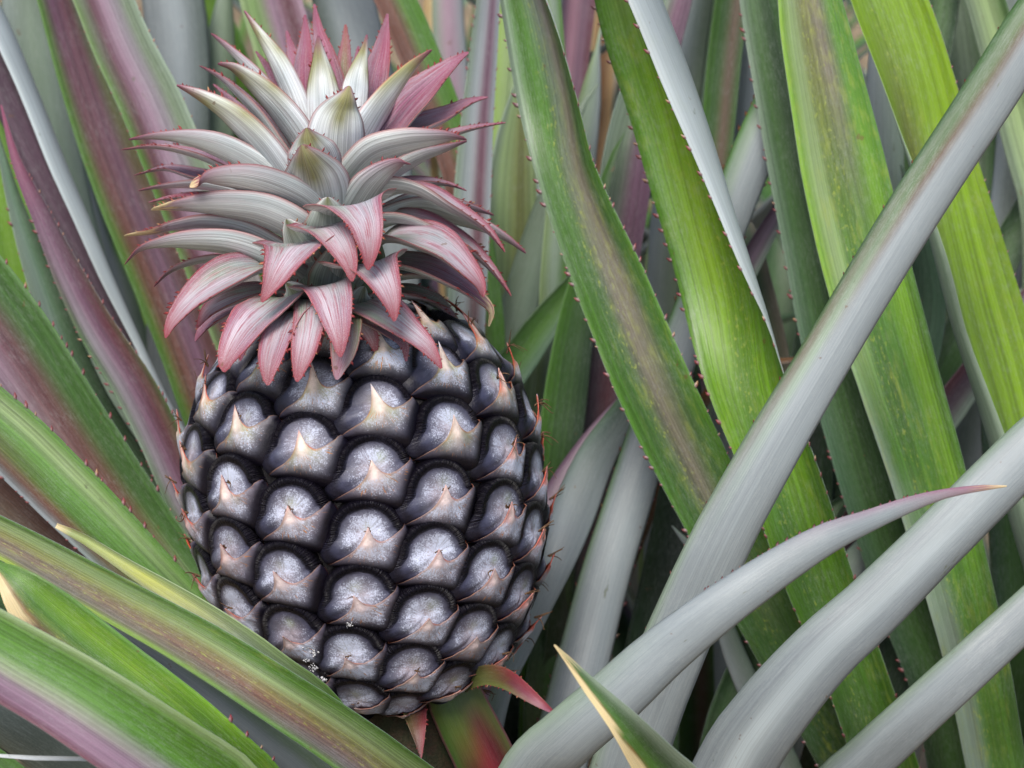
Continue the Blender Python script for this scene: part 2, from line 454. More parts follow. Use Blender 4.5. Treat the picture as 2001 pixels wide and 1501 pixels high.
def px_leaf(root, pts, top, under, roll=0, arc=1.0, base=None, ext_tip=0.0, n=90, name='leaf', bw=None, **k):
    """leaf drawn along photo points (px, py, z cm, width px[, roll deg]) from tip to base, then run on to the plant's base"""
    C, W, R = [], [], []
    for p in pts:
        C.append(P(p[0], p[1], p[2])); W.append(p[3] * KPX * (D0 + p[2] * .01) / D0)
        R.append(p[4] if len(p) > 4 else roll)
    C, W, R = map(list, (C, W, R))
    if ext_tip > 0:                      # the leaf runs out of the picture: carry it on to a real tip
        d = nrm(C[0] - C[1]); w0 = W[0]
        out = []
        for f, wf in ((1, .03), (.8, .30), (.45, .72)):
            q = C[0] + d * ext_tip * f + np.array([0, 0, -.35 * ext_tip * f * f])
            out.append((q, w0 * wf))
        C = [o[0] for o in out] + C; W = [o[1] for o in out] + W; R = [R[0]] * 3 + R
    vis = len(C)
    if base is not None:
        d = nrm(C[-1] - C[-2]); gap = np.linalg.norm(base - C[-1])
        b0 = C[-1] + d * gap * .35
        mid = b0 * .55 + base * .45
        w1 = bw or max(W[-1], .035)
        C += [mid, np.array(base, float)]; W += [(W[-1] + w1) / 2, w1]; R += [R[-1]] * 2
    A = np.concatenate([np.array(C), np.array(W)[:, None], np.array(R, float)[:, None]], 1)
    L0 = np.concatenate([[0], np.cumsum(np.linalg.norm(np.diff(A[:, :3], axis=0), axis=1))])
    q, s = catmull(A, n)
    C, W, R = q[:, :3], np.maximum(q[:, 3], .0004), np.radians(q[:, 4])
    T = nrm(np.gradient(C, axis=0))
    B = nrm(CAM - C)
    Sd = nrm(np.cross(B, T)); N0 = nrm(np.cross(T, Sd))
    c, sn = np.cos(R)[:, None], np.sin(R)[:, None]
    Nv = N0 * c + Sd * sn; Lv = Sd * c - N0 * sn
    ar = np.full(n, float(arc))
    U = np.linspace(-1, 1, 41)[None, :]; a = U * ar[:, None] / 2; hA = ar[:, None] / 2
    pr = np.sin(a) / hA * c + (1 - np.cos(a)) / hA * sn
    mx, mn = pr.max(1), pr.min(1)
    half = W / np.maximum(mx - mn, .35)
    C = C - Sd * (half * (mx + mn) / 2)[:, None]
    flip = math.cos(math.radians(pts[len(pts) // 2][4] if len(pts[0]) > 4 else roll)) < -.2
    return ribbon(name, root, C, Lv, Nv, half, ar, s, top, under, flip=flip, vlim=L0[vis - 1], **k)

# ------------------------------------------------------------------ ground
soil_n = 60
gx = np.linspace(-30, 30, soil_n); gy = np.linspace(-20, 60, soil_n)
X, Y = np.meshgrid(gx, gy, indexing='ij')
gv = np.stack([X, Y, np.zeros_like(X)], -1).reshape(-1, 3)
i, j = np.meshgrid(np.arange(soil_n - 1), np.arange(soil_n - 1), indexing='ij')
q = (i * soil_n + j).reshape(-1)
gnd = make_mesh('ground', gv, np.stack([q, q + soil_n, q + soil_n + 1, q + 1], 1), M_SOIL)
gnd['kind'] = 'structure'
# straw litter on the soil
sv, sf = [], []
for t in range(2600):
    x, y = rng.uniform(-1.6, 1.8), rng.uniform(.4, 5.2)
    an, ln_, w = rng.uniform(0, 3.14), rng.uniform(.04, .16), rng.uniform(.003, .009)
    dx, dy = math.cos(an), math.sin(an); z = rng.uniform(.004, .03)
    k = len(sv)
    for f, zz in ((-.5, z), (0, z + rng.uniform(0, .02)), (.5, z * .6)):
        sv += [(x + dx * ln_ * f - dy * w, y + dy * ln_ * f + dx * w, zz), (x + dx * ln_ * f + dy * w, y + dy * ln_ * f - dx * w, zz + .002)]
    sf += [(k, k + 1, k + 3, k + 2), (k + 2, k + 3, k + 5, k + 4)]
st = make_mesh('straw_litter', sv, np.array(sf), M_STRAW, smooth=False)
st['kind'] = 'stuff'; st['label'] = 'pale dry straw and dead leaf litter lying on the soil'; st['category'] = 'straw'

# ------------------------------------------------------------------ the plants
def ground_pt(px, z):
    q = P(px, 1500, z); return np.array([q[0], q[1] + .02, .01])

BASE_M = ground_pt(900, 4)
BASE_R = ground_pt(1880, 12)
BASE_BL = ground_pt(640, 26)
BASE_BM = ground_pt(1130, 30)
BASE_BR = ground_pt(1560, 34)
BASE_L = ground_pt(260, 6)

plantM = thing('pineapple_plant', 'plant bearing the fruit, silver leaves reaching right and purple-green leaves fanning to the lower left', 'pineapple plant', BASE_M, 'pineapple plants growing close together')
plantR = thing('pineapple_plant', 'plant with the broadest bright green leaves, slanting down to the lower right', 'pineapple plant', BASE_R, 'pineapple plants growing close together')
plantBL = thing('pineapple_plant', 'plant behind the left of the crown with pink-purple banded leaves leaning to the upper left', 'pineapple plant', BASE_BL, 'pineapple plants growing close together')
plantBM = thing('pineapple_plant', 'blurred plant right behind the crown with upright narrow purple, grey and green leaves', 'pineapple plant', BASE_BM, 'pineapple plants growing close together')
plantBR = thing('pineapple_plant', 'dark green plant in the gaps behind the broad green leaves at the right', 'pineapple plant', BASE_BR, 'pineapple plants growing close together')

mt = dict(teeth=(1, 1), tooth_len=.0019, tooth_gap=.0058)
# ---- mother plant, right-hand silver leaves
SIL = ['silvergreen', 'silver', 'silver', 'silver', 'greysilver']
px_leaf(plantM, [(2030, 30, -4, 100), (1953, 155, -4, 106), (1770, 437, -4, 104), (1612, 700, -4, 104), (1500, 890, -4, 111), (1405, 1065, -3.5, 120), (1325, 1245, -2.5, 127), (1240, 1455, -1, 138)],
        ['green', 'green'], [['midgreen', 'midgreen', 'greygreen', 'midgreen', 'midgreen', 'greybrown', 'silver', 'silver', 'silver', 'silver'], ['midgreen', 'midgreen', 'greygreen', 'midgreen', 'brown', 'silver', 'silver', 'silver', 'silver', 'silver'], ['midgreen', 'greygreen', 'midgreen', 'brown', 'silver', 'silver', 'silver', 'silver', 'silver'], ['midgreen', 'greybrown', 'silvergreen', 'silver', 'silver', 'silver', 'silver', 'silver'], ['silvergreen', 'silver', 'silver', 'silver', 'silver', 'silver'], SIL],
        roll=180, arc=1.25, base=BASE_M, ext_tip=.12, teeth=(0, 1), tooth_gap=.012, tooth_len=.0011, label='long silver leaf rising steeply to the upper right corner with a green upper edge')
px_leaf(plantM, [(1967, 950, -7, 2), (1945, 951, -7, 8), (1850, 964, -7.5, 18), (1780, 985, -8, 30), (1700, 1017, -8.5, 42), (1615, 1053, -9, 60), (1515, 1113, -9, 76), (1400, 1193, -9, 90), (1290, 1280, -8.5, 104), (1202, 1361, -8, 113), (1108, 1442, -7, 118), (1030, 1530, -5, 125)],
        ['green'], [['rose', 'pink'], ['dustypink', 'silver', 'silver'], ['silver', 'silver', 'silver'], ['silver', 'silver', 'silver'], ['silvergreen', 'silver', 'silver'], SIL],
        roll=180, arc=1.25, base=BASE_M, teeth=(0, 1), tooth_rng=(.04, .17), tooth_gap=.0024, tooth_len=.0013, dry=.006, label='silver leaf with a pointed pink spiny tip lying over the others')
px_leaf(plantM, [(2060, 835, -3, 106), (1965, 925, -3, 110), (1818, 1073, -3, 114), (1700, 1190, -3, 122), (1610, 1272, -3, 130), (1500, 1400, -2.5, 146), (1430, 1510, -1.5, 155)],
        ['green'], [['midgreen', 'silvergreen', 'silver', 'silver', 'silver', 'greysilver'], SIL, ['silver', 'silver', 'palesilver', 'silver', 'greysilver']],
        roll=180, arc=1.25, base=BASE_M + [.05, 0, 0], ext_tip=.15, teeth=(0, 0))
px_leaf(plantM, [(2070, 1142, -2, 84), (1975, 1228, -2, 88), (1880, 1315, -2, 92), (1785, 1402, -1.5, 96), (1690, 1490, -.5, 100), (1620, 1560, .5, 104)],
        ['green'], [SIL, ['silvergreen', 'silver', 'greysilver', 'greysilver']], roll=180, arc=1.25, base=BASE_M + [.08, .02, 0], ext_tip=.15, teeth=(0, 0))
px_leaf(plantM, [(1083, 1260, -12, 2), (1105, 1284, -12, 12), (1153, 1340, -12, 32), (1215, 1408, -12, 58), (1280, 1490, -11, 92), (1340, 1570, -10, 118)],
        [['green', 'midgreen', 'silvergreen'], ['green', 'green', 'darkgreen', 'silvergreen']], ['silver'], roll=0, arc=1.1, base=BASE_M + [.1, -.06, 0],
        teeth=(0, 0), dryedge=(-1, .30, .30), dry=.006, label='short dark green leaf with a dry tan left margin and tip')
# silver leaf passing behind the green ones
px_leaf(plantM, [(1640, -40, 10, 50), (1595, 50, 9.5, 62), (1550, 135, 9, 76), (1505, 225, 9, 84), (1462, 325, 9, 84), (1425, 425, 9, 80), (1385, 530, 9, 78), (1325, 690, 9, 80), (1268, 850, 8.5, 84), (1228, 980, 8, 90), (1187, 1110, 7.5, 97), (1155, 1230, 7, 102), (1120, 1370, 6, 108), (1090, 1500, 5, 114)],
        ['midgreen', 'green'], [['green', 'midgreen', 'silvergreen', 'palesilver', 'silver'], ['green', 'silvergreen', 'silver', 'silver', 'silver'], ['midgreen', 'silver', 'silver', 'silver', 'greysilver'], SIL],
        roll=178, arc=1.5, base=BASE_M + [0, .03, 0], ext_tip=.08, **mt)
px_leaf(plantM, [(1400, 560, 13, 30), (1330, 660, 12, 40), (1270, 740, 11, 50), (1215, 815, 10, 58), (1165, 895, 9, 76), (1125, 990, 8, 88), (1090, 1080, 7, 80), (1050, 1180, 6.5, 60), (1012, 1275, 6, 44), (980, 1350, 5.5, 40)],
        ['green'], [['midgreen', 'green', 'silvergreen', 'silver'], ['midgreen', 'darkgreen', 'dimsilver', 'silver'], ['silver', 'silver', 'silver'], ['silvergreen', 'silver']], roll=180, arc=1.4, base=BASE_M, teeth=(0, 0))
px_leaf(plantM, [(1215, 775, 12.5, 8), (1165, 845, 12, 34), (1115, 925, 11.5, 52), (1065, 1010, 11, 60), (1010, 1120, 10, 66)],
        ['dustypink', 'purple'], ['purple', 'dustypink', 'greyviolet'], roll=170, arc=1.2, base=BASE_M, teeth=(0, 0))
# ---- mother plant, left-hand fan
px_leaf(plantM, [(2, 205, 7, 3), (30, 310, 7, 18), (80, 420, 7, 38), (130, 530, 7, 56), (190, 645, 7, 70), (258, 750, 7, 80), (315, 860, 7, 84), (365, 970, 7, 88), (420, 1080, 7, 90)],
        [['rose', 'rose'], ['purple', 'purple', 'darkpurple'], ['midgreen', 'greyviolet', 'purple', 'maroon', 'brown'], ['silvergreen', 'greyviolet', 'purple', 'maroon', 'brown', 'midgreen'], ['green', 'greyviolet', 'purple', 'brown', 'midgreen']],
        ['silver'], roll=-12, arc=1.4, base=BASE_M, tooth_rng=(.03, .4), tooth_gap=.004, tooth_len=.0014, label='purple striped leaf with a narrow pink spiny tip at the left edge of the picture')
px_leaf(plantM, [(-10, 250, 10, 8), (30, 400, 10, 30), (75, 530, 10, 54), (122, 660, 10, 64), (175, 780, 10, 72), (245, 900, 10, 78), (325, 1030, 9.5, 80), (390, 1150, 9, 80)],
        [['silvergreen', 'bluegreen', 'darkgreen'], ['silvergreen', 'silver', 'midgreen', 'darkgreen']], ['silver'], roll=10, arc=1.2, base=BASE_M, teeth=(1, 0))
px_leaf(plantM, [(-40, 150, 15, 90), (-15, 280, 15, 105), (12, 420, 15, 112), (42, 570, 15, 108), (75, 720, 15, 100), (120, 870, 14, 100), (190, 1050, 13, 100)],
        [['green', 'brightgreen', 'green'], ['green', 'brightgreen', 'green'], ['darkgreen', 'green', 'green']], ['silver'], roll=5, arc=.9, base=BASE_M, ext_tip=.1, streak=.5, mot=.2)
px_leaf(plantM, [(-140, 470, 5, 170), (-60, 575, 5, 185), (15, 670, 5, 180), (105, 800, 5, 168), (195, 925, 5, 150), (285, 1045, 5, 132), (380, 1165, 4.5, 115), (460, 1270, 3.5, 105)],
        [['pinkpurple', 'pinkpurple', 'darkpurple', 'green', 'midgreen'], ['pinkpurple', 'pinkpurple', 'maroon', 'midgreen', 'green'], ['darkpurple', 'pinkpurple', 'maroon', 'midgreen', 'midgreen'], ['midgreen', 'greybrown', 'redbrown', 'midgreen', 'midgreen'], ['midgreen', 'green', 'midgreen']],
        ['silver'], roll=0, arc=1.3, base=BASE_M, ext_tip=.12, label='broad leaf with a pale pink-purple band and green right margin')
px_leaf(plantM, [(-120, 725, 2, 118), (-50, 795, 2, 125), (30, 865, 2, 130), (105, 938, 2, 128), (190, 1022, 2, 122), (280, 1112, 2, 112), (370, 1202, 2, 104), (450, 1280, 2, 100)],
        [['silver', 'greyviolet', 'redbrown', 'palegreen', 'green', 'green'], ['silver', 'greybrown', 'redbrown', 'green', 'palegreen', 'green'], ['silver', 'redbrown', 'green', 'green', 'palegreen', 'green'], ['midgreen', 'midgreen', 'green', 'green', 'green']],
        ['silver'], roll=14, arc=1.3, base=BASE_M, ext_tip=.12, streak=1.3)
px_leaf(plantM, [(-110, 880, 4, 120), (-20, 950, 4, 120), (60, 1020, 4, 110), (150, 1090, 4, 100), (260, 1165, 3.5, 90), (370, 1250, 3, 80)],
        ['darkpurple', 'brown', 'redbrown', 'darkgreen'], ['silver'], roll=0, arc=1.1, base=BASE_M, ext_tip=.1)
px_leaf(plantM, [(110, 1027, -3, 9), (125, 1034, -3, 14), (165, 1054, -3.4, 18), (250, 1108, -4, 28), (345, 1168, -4.6, 44), (440, 1232, -5, 58), (540, 1312, -5, 72), (640, 1400, -4, 80)],
        [['olive', 'palegreen', 'olive'], ['olive', 'yellow', 'palegreen'], ['olive', 'greygreen', 'palegreen'], ['olive', 'greygreen', 'green']], ['silver'], roll=0, arc=1.2, base=BASE_M, teeth=(0, 0), dry=.004, mot=.4,
        label='narrow olive leaf with a blunt dry tip touching the lower left of the fruit')
px_leaf(plantM, [(-110, 1000, -8, 68), (-40, 1030, -8, 74), (30, 1065, -8, 78), (130, 1120, -8, 85), (240, 1180, -8, 91), (350, 1240, -8, 97), (450, 1300, -8, 103), (550, 1365, -8, 107), (650, 1430, -7.5, 110), (760, 1510, -6.5, 114), (850, 1590, -5, 118)],
        [['yellow', 'greybrown', 'brown', 'olive', 'green'], ['yellow', 'oliveb', 'redbrown', 'olive', 'green'], ['limegreen', 'greybrown', 'brown', 'olive', 'palegreen', 'green'], ['green', 'greybrown', 'redbrown', 'oliveb', 'palegreen', 'green', 'green'], ['green', 'greyviolet', 'greybrown', 'olive', 'palegreen', 'green']],
        ['silver'], roll=0, arc=1.5, base=BASE_M + [.02, -.03, 0], ext_tip=.12, streak=1.5, mot=.9, teeth=(0, 0), label='green leaf with yellow spots and a grey-brown stripe crossing below the fruit')
px_leaf(plantM, [(20, 1085, -6, 10), (60, 1108, -6, 30), (150, 1180, -6, 48), (250, 1248, -6, 62), (350, 1318, -6, 76), (430, 1378, -6, 84), (520, 1450, -5.5, 92), (620, 1540, -4.5, 100)],
        ['green'], ['dimsilver', 'greysilver', 'silver', 'greygreen', 'dimsilver'], roll=180, arc=1.3, base=BASE_M, teeth=(0, 0))
px_leaf(plantM, [(-6, 1105, -8.5, 18), (30, 1140, -9, 70), (70, 1185, -9, 110), (145, 1252, -9, 128), (230, 1322, -9, 138), (330, 1402, -9, 142), (430, 1490, -8.5, 142), (500, 1560, -7.5, 140)],
        [['tan', 'green', 'green'], ['redbrown', 'redbrown', 'green', 'brightgreen', 'green'], ['redbrown', 'redbrown', 'green', 'brightgreen', 'green'], ['brown', 'green', 'brightgreen', 'green', 'brightgreen'], ['green', 'green', 'brightgreen', 'green']],
        ['silver'], roll=0, arc=.8, base=BASE_M + [-.02, -.05, 0], teeth=(0, 1), tooth_rng=(.15, .6), mot=.5, label='green leaf with a torn dry papery end at the left', dryedge=(-1, .34, .045))
px_leaf(plantM, [(-60, 1100, -4, 80), (0, 1150, -4, 84), (60, 1210, -4, 90), (140, 1290, -4, 90), (240, 1380, -4, 90)], ['darkgreen', 'midgreen', 'green'], ['silver'], roll=0, arc=.9, base=BASE_M, ext_tip=.08)
px_leaf(plantM, [(-140, 1205, -12, 140), (-50, 1250, -12, 150), (40, 1303, -12, 158), (130, 1355, -12, 164), (230, 1420, -12, 170), (340, 1495, -11.5, 176), (440, 1570, -10.5, 180)],
        [['maroon', 'maroon', 'pinkpurple', 'pinkpurple', 'palegreen', 'green', 'green', 'palegreen'], ['maroon', 'purple', 'pinkpurple', 'palegreen', 'green', 'green', 'green', 'palegreen'], ['maroon', 'dustypink', 'pinkpurple', 'greyviolet', 'green', 'green', 'green', 'palegreen']],
        ['silver'], roll=8, arc=1.4, base=BASE_M + [-.02, -.08, 0], ext_tip=.12, teeth=(0, 0), label='front leaf at the lower left corner with a maroon and pink lower half')
px_leaf(plantM, [(-80, 1330, -8, 110), (20, 1400, -8, 118), (110, 1460, -7.5, 120), (210, 1530, -7, 120)], ['green'], ['dimsilver', 'dimsilver', 'greysilver'], roll=180, arc=1.3, base=BASE_M + [-.05, -.05, 0], ext_tip=.08, teeth=(0, 0))
px_leaf(plantM, [(-60, 1476, -10, 5), (20, 1477, -10, 7), (90, 1483, -10, 9), (160, 1483, -10, 8), (230, 1488, -9, 9)], ['white'], ['white'], roll=0, arc=1.0, base=BASE_M + [-.05, -.08, 0], ext_tip=.02, teeth=(0, 0), n=40)
px_leaf(plantM, [(-90, 1440, -10, 60), (-10, 1500, -10, 70), (60, 1570, -10, 80)], ['darkgreen', 'green'], ['silver'], roll=0, arc=1.0, base=BASE_M + [-.1, -.1, 0], ext_tip=.05, teeth=(0, 0), n=40)

# ---- right plant: broad green leaves
px_leaf(plantR, [(985, -100, 4, 60, -62), (1018, 0, 4, 84, -58), (1070, 205, 4, 112, -42), (1108, 345, 4, 117, -15), (1198, 565, 4, 141, 0), (1276, 750, 4, 145, 5), (1351, 905, 4.5, 140, 5), (1425, 1050, 5, 134, 5), (1530, 1250, 6, 125, 5), (1640, 1450, 7, 118, 0), (1690, 1560, 8, 114, 0)],
        [['bluegreen', 'silvergreen', 'greygreen', 'brown', 'midgreen'], ['silvergreen', 'green', 'silvergreen', 'greyviolet', 'brown', 'midgreen'], ['silvergreen', 'green', 'green', 'greygreen', 'greybrown', 'midgreen', 'green'], ['green', 'green', 'midgreen', 'greybrown', 'greybrown', 'midgreen', 'green'], ['green', 'midgreen', 'greybrown', 'midgreen', 'green'], ['midgreen', 'midgreen'], ['darkgreen', 'midgreen']],
        ['palesilver', 'palesilver'], arc=1.4, base=BASE_R + [-.04, 0, 0], ext_tip=.12, mot=.9, dust=(.3, .4), label='broad green leaf with a grey-purple midband and spiny left margin just right of the crown', **mt)
px_leaf(plantR, [(1190, -110, 3, 104, -80), (1223, 0, 3, 122, -79), (1294, 215, 3, 140, -71), (1355, 415, 3, 144, -62), (1412, 600, 3, 146, -52), (1457, 750, 3, 145, -25), (1540, 960, 3.3, 140, 0), (1595, 1120, 3.7, 130, 5), (1652, 1265, 4.2, 120, 5), (1717, 1450, 5, 117, 5), (1750, 1560, 6, 114, 5)],
        [['green', 'brightgreen', 'brightgreen', 'green'], ['green', 'palegreen', 'limegreen', 'brightgreen', 'green', 'green'], ['green', 'brightgreen', 'limegreen', 'green', 'green', 'green'], ['green', 'limegreen', 'brightgreen', 'green', 'green'], ['brightgreen', 'green', 'brightgreen', 'green'], ['green', 'green', 'green'], ['midgreen', 'green']],
        [['palesilver', 'silver'], ['silver', 'palesilver'], ['silver', 'silvergreen']], arc=2.3, base=BASE_R + [-.02, 0, 0], ext_tip=.14, mot=1.0, dust=(.3, .4), label='green spiny leaf whose right edge is folded to show a white silver strip', **mt)
px_leaf(plantR, [(1570, -110, 4, 90), (1582, 0, 4, 120), (1627, 225, 4, 152), (1662, 390, 4, 164), (1712, 590, 4, 168), (1759, 750, 4, 156), (1811, 920, 4, 144), (1870, 1135, 4.3, 130, ), (1910, 1300, 4.8, 122), (1942, 1470, 5.5, 115), (1960, 1580, 6, 112)],
        [['palegreen', 'palegreen', 'greybrown', 'green'], ['limegreen', 'palegreen', 'greybrown', 'greybrown', 'green', 'green'], ['brightgreen', 'palegreen', 'olive', 'greybrown', 'green', 'green'], ['brightgreen', 'palegreen', 'green', 'green', 'brightgreen', 'green'], ['silvergreen', 'green', 'green', 'green', 'brightgreen', 'green'], ['silvergreen', 'silvergreen', 'green', 'green', 'midgreen'], ['silvergreen', 'silvergreen', 'green', 'green', 'midgreen']],
        ['palesilver'], roll=8, arc=1.2, base=BASE_R, ext_tip=.14, mot=1.1, teeth=(0, 0), label='widest green leaf, mottled yellow and orange along its left half')
px_leaf(plantR, [(1690, -110, 5, 120, 20), (1738, 0, 5, 137, 20), (1796, 155, 5, 134, 30), (1848, 320, 5, 128, 52), (1895, 480, 5, 134, 62), (1932, 620, 5, 132, 66), (1972, 750, 5, 130, 68), (2040, 1000, 5.5, 126, 68), (2090, 1200, 6.5, 122, 68)],
        [['limegreen', 'limegreen', 'brightgreen', 'limegreen'], ['limegreen', 'brightgreen', 'limegreen', 'limegreen'], ['limegreen', 'olive', 'limegreen', 'limegreen'], ['brightgreen', 'brightgreen', 'limegreen', 'limegreen'], ['brightgreen', 'green', 'limegreen']],
        ['silvergreen', 'palesilver'], arc=2.0, base=BASE_R + [.06, 0, 0], ext_tip=.14, mot=.8, teeth=(0, 1), tooth_len=.0008, tooth_gap=.005, label='brightest yellow-green leaf at the upper right')
px_leaf(plantR, [(1465, -120, 8, 60), (1482, 0, 8, 72), (1515, 170, 8, 84), (1545, 325, 8, 88), (1577, 480, 8, 92), (1612, 650, 8, 98), (1660, 830, 8, 104), (1712, 1000, 8, 106), (1780, 1200, 8.5, 108), (1850, 1400, 9, 108)],
        [['bluegreen', 'silvergreen', 'midgreen', 'bluegreen'], ['silvergreen', 'midgreen', 'darkgreen', 'midgreen'], ['bluegreen', 'midgreen', 'darkgreen'], ['darkgreen', 'midgreen', 'darkgreen']], ['silver'], roll=0, arc=1.2, base=BASE_R, ext_tip=.12, **mt)

# ---- back-left plant
px_leaf(plantBL, [(140, -130, 10, 104), (190, -30, 10, 112), (240, 90, 10, 116), (290, 190, 10, 119), (332, 290, 10, 122), (378, 400, 10, 125), (428, 520, 10, 128), (480, 650, 10, 130), (540, 800, 10.5, 132)],
        [['palegreen', 'green', 'maroon', 'pinkpurple', 'greyviolet', 'greygreen', 'silvergreen'], ['palegreen', 'greygreen', 'maroon', 'pinkpurple', 'greyviolet', 'greygreen', 'silvergreen'], ['green', 'maroon', 'pinkpurple', 'greyviolet', 'greygreen', 'silvergreen'], ['palegreen', 'maroon', 'purple', 'pinkpurple', 'dustypink']],
        ['silver'], roll=4, arc=1.4, base=BASE_BL, ext_tip=.14, tooth_len=.0009, label='leaf with a bright magenta-pink band meeting the crown from the upper left')
px_leaf(plantBL, [(70, -160, 14, 90), (118, -30, 14, 104), (165, 120, 14, 118), (212, 260, 14, 126), (265, 400, 14, 132), (320, 530, 14, 134), (375, 670, 14, 134), (430, 820, 14, 134), (490, 980, 14.5, 134)],
        [['greybrown', 'darkpurple', 'brown', 'green'], ['green', 'purple', 'maroon', 'green', 'green'], ['green', 'redbrown', 'purple', 'redbrown', 'green'], ['green', 'redbrown', 'purple', 'maroon', 'midgreen']], ['silver'], roll=0, arc=1.2, base=BASE_BL, ext_tip=.12, teeth=(0, 0))
px_leaf(plantBL, [(40, -140, 18, 95), (58, -30, 18, 108), (70, 120, 18, 118), (92, 260, 18, 118), (122, 400, 18, 112), (158, 530, 18, 104), (210, 700, 18, 100), (270, 880, 18, 100)],
        ['green'], [['silver', 'silvergreen', 'silver'], ['silvergreen', 'silvergreen', 'greygreen']], roll=180, arc=1.0, base=BASE_BL, ext_tip=.14, teeth=(0, 0))
px_leaf(plantBL, [(-110, -90, 12, 84), (-30, 60, 12, 90), (10, 150, 12, 88), (50, 240, 12, 82), (93, 340, 12, 74), (142, 440, 12, 62), (200, 560, 12, 46), (255, 670, 12, 34), (310, 790, 12, 34), (380, 930, 12, 40)],
        ['darkpurple', 'darkpurple', 'darkpurple'], ['silver', 'palesilver'], roll=-74, arc=2.3, base=BASE_BL, ext_tip=.1, teeth=(0, 0), label='narrow folded leaf, dark purple inside and silver outside')
for pts, tp, un, rl in (
    ([(300, -150, 20, 110), (335, -20, 20, 118), (350, 120, 20, 120), (352, 270, 20, 116), (350, 450, 20, 110), (340, 640, 20, 105)], ['green'], ['greysilver', 'silver', 'dimsilver'], 180),
    ([(340, -120, 26, 70), (395, 0, 26, 84), (450, 150, 26, 90), (500, 320, 26, 92), (540, 500, 26, 90)], ['green', 'brightgreen', 'green'], ['silver'], 0),
    ([(500, -130, 17, 100), (520, -30, 17, 116), (552, 80, 17, 118), (590, 220, 17, 118), (630, 400, 17, 116), (660, 600, 17, 110)], [['palegreen', 'palegreen', 'pinkpurple', 'maroon', 'dustypink'], ['palegreen', 'green', 'purple', 'maroon', 'dustypink']], ['silver'], 0),
    ([(440, -10, 22, 30), (430, 90, 22, 60), (420, 200, 22, 80), (410, 330, 22, 90), (400, 500, 22, 90)], ['green'], ['silvergreen', 'greygreen'], 180),
    ([(640, -120, 20, 100), (665, -20, 20, 120), (700, 110, 20, 118), (735, 250, 20, 112), (760, 420, 20, 105)], ['green'], ['dimsilver', 'silver', 'greysilver'], 180),
    ([(700, -110, 16, 66), (768, -10, 16, 78), (812, 90, 16, 80), (858, 205, 16, 78), (905, 350, 16, 76), (930, 500, 16, 76), (950, 700, 16, 76)], ['redbrown', 'redbrown', 'green', 'green'], ['silver'], 0),
    ([(205, 470, 22, 20), (230, 560, 22, 50), (255, 680, 22, 80), (275, 820, 22, 84), (300, 980, 22, 84)], ['green'], ['silvergreen', 'silver', 'greygreen'], 180),
    ([(175, 330, 24, 40), (180, 430, 24, 66), (190, 560, 24, 80), (215, 720, 24, 84), (240, 900, 24, 84)], ['darkgreen', 'bluegreen', 'darkgreen'], ['silver'], 0),
    ([(250, 300, 30, 60), (250, 450, 30, 80), (255, 600, 30, 90), (262, 780, 30, 90)], ['green', 'brightgreen'], ['silver'], 0),
):
    px_leaf(plantBL, pts, tp, un, roll=rl, arc=1.1, base=BASE_BL, ext_tip=.10, n=60, m=13, teeth=(0, 0))

# ---- middle plant behind
px_leaf(plantBM, [(965, -120, 12, 36), (955, -10, 12, 44), (945, 100, 12, 54), (932, 240, 12, 62), (924, 360, 12, 68), (918, 480, 12, 72), (912, 600, 12, 74), (905, 760, 12, 76), (900, 950, 12, 80)],
        [['silver', 'greyviolet', 'darkpurple', 'silver'], ['silvergreen', 'silver', 'purple', 'silver'], ['silvergreen', 'silver', 'maroon', 'silver'], ['silvergreen', 'silvergreen', 'dimsilver', 'silver']], ['silver'], roll=-8, arc=1.4, base=BASE_BM, ext_tip=.08, tooth_len=.0012, tooth_gap=.005, label='upright grey-green leaf with a purple stripe directly right of the crown')
px_leaf(plantBM, [(1345, -120, 14, 70), (1312, 0, 14, 80), (1275, 130, 14, 88), (1238, 260, 14, 97), (1218, 380, 14, 102), (1197, 520, 14, 100), (1182, 650, 14, 95), (1168, 800, 14, 90), (1150, 950, 14, 88), (1120, 1150, 14, 86)],
        [['silvergreen', 'silvergreen', 'purple', 'purple'], ['silvergreen', 'silvergreen', 'purple', 'darkpurple'], ['silvergreen', 'greygreen', 'purple', 'purple'], ['darkgreen', 'darkpurple', 'maroon', 'darkpurple'], ['darkgreen', 'darkpurple']], ['silver'], roll=0, arc=1.3, base=BASE_BM, ext_tip=.1, teeth=(0, 0))
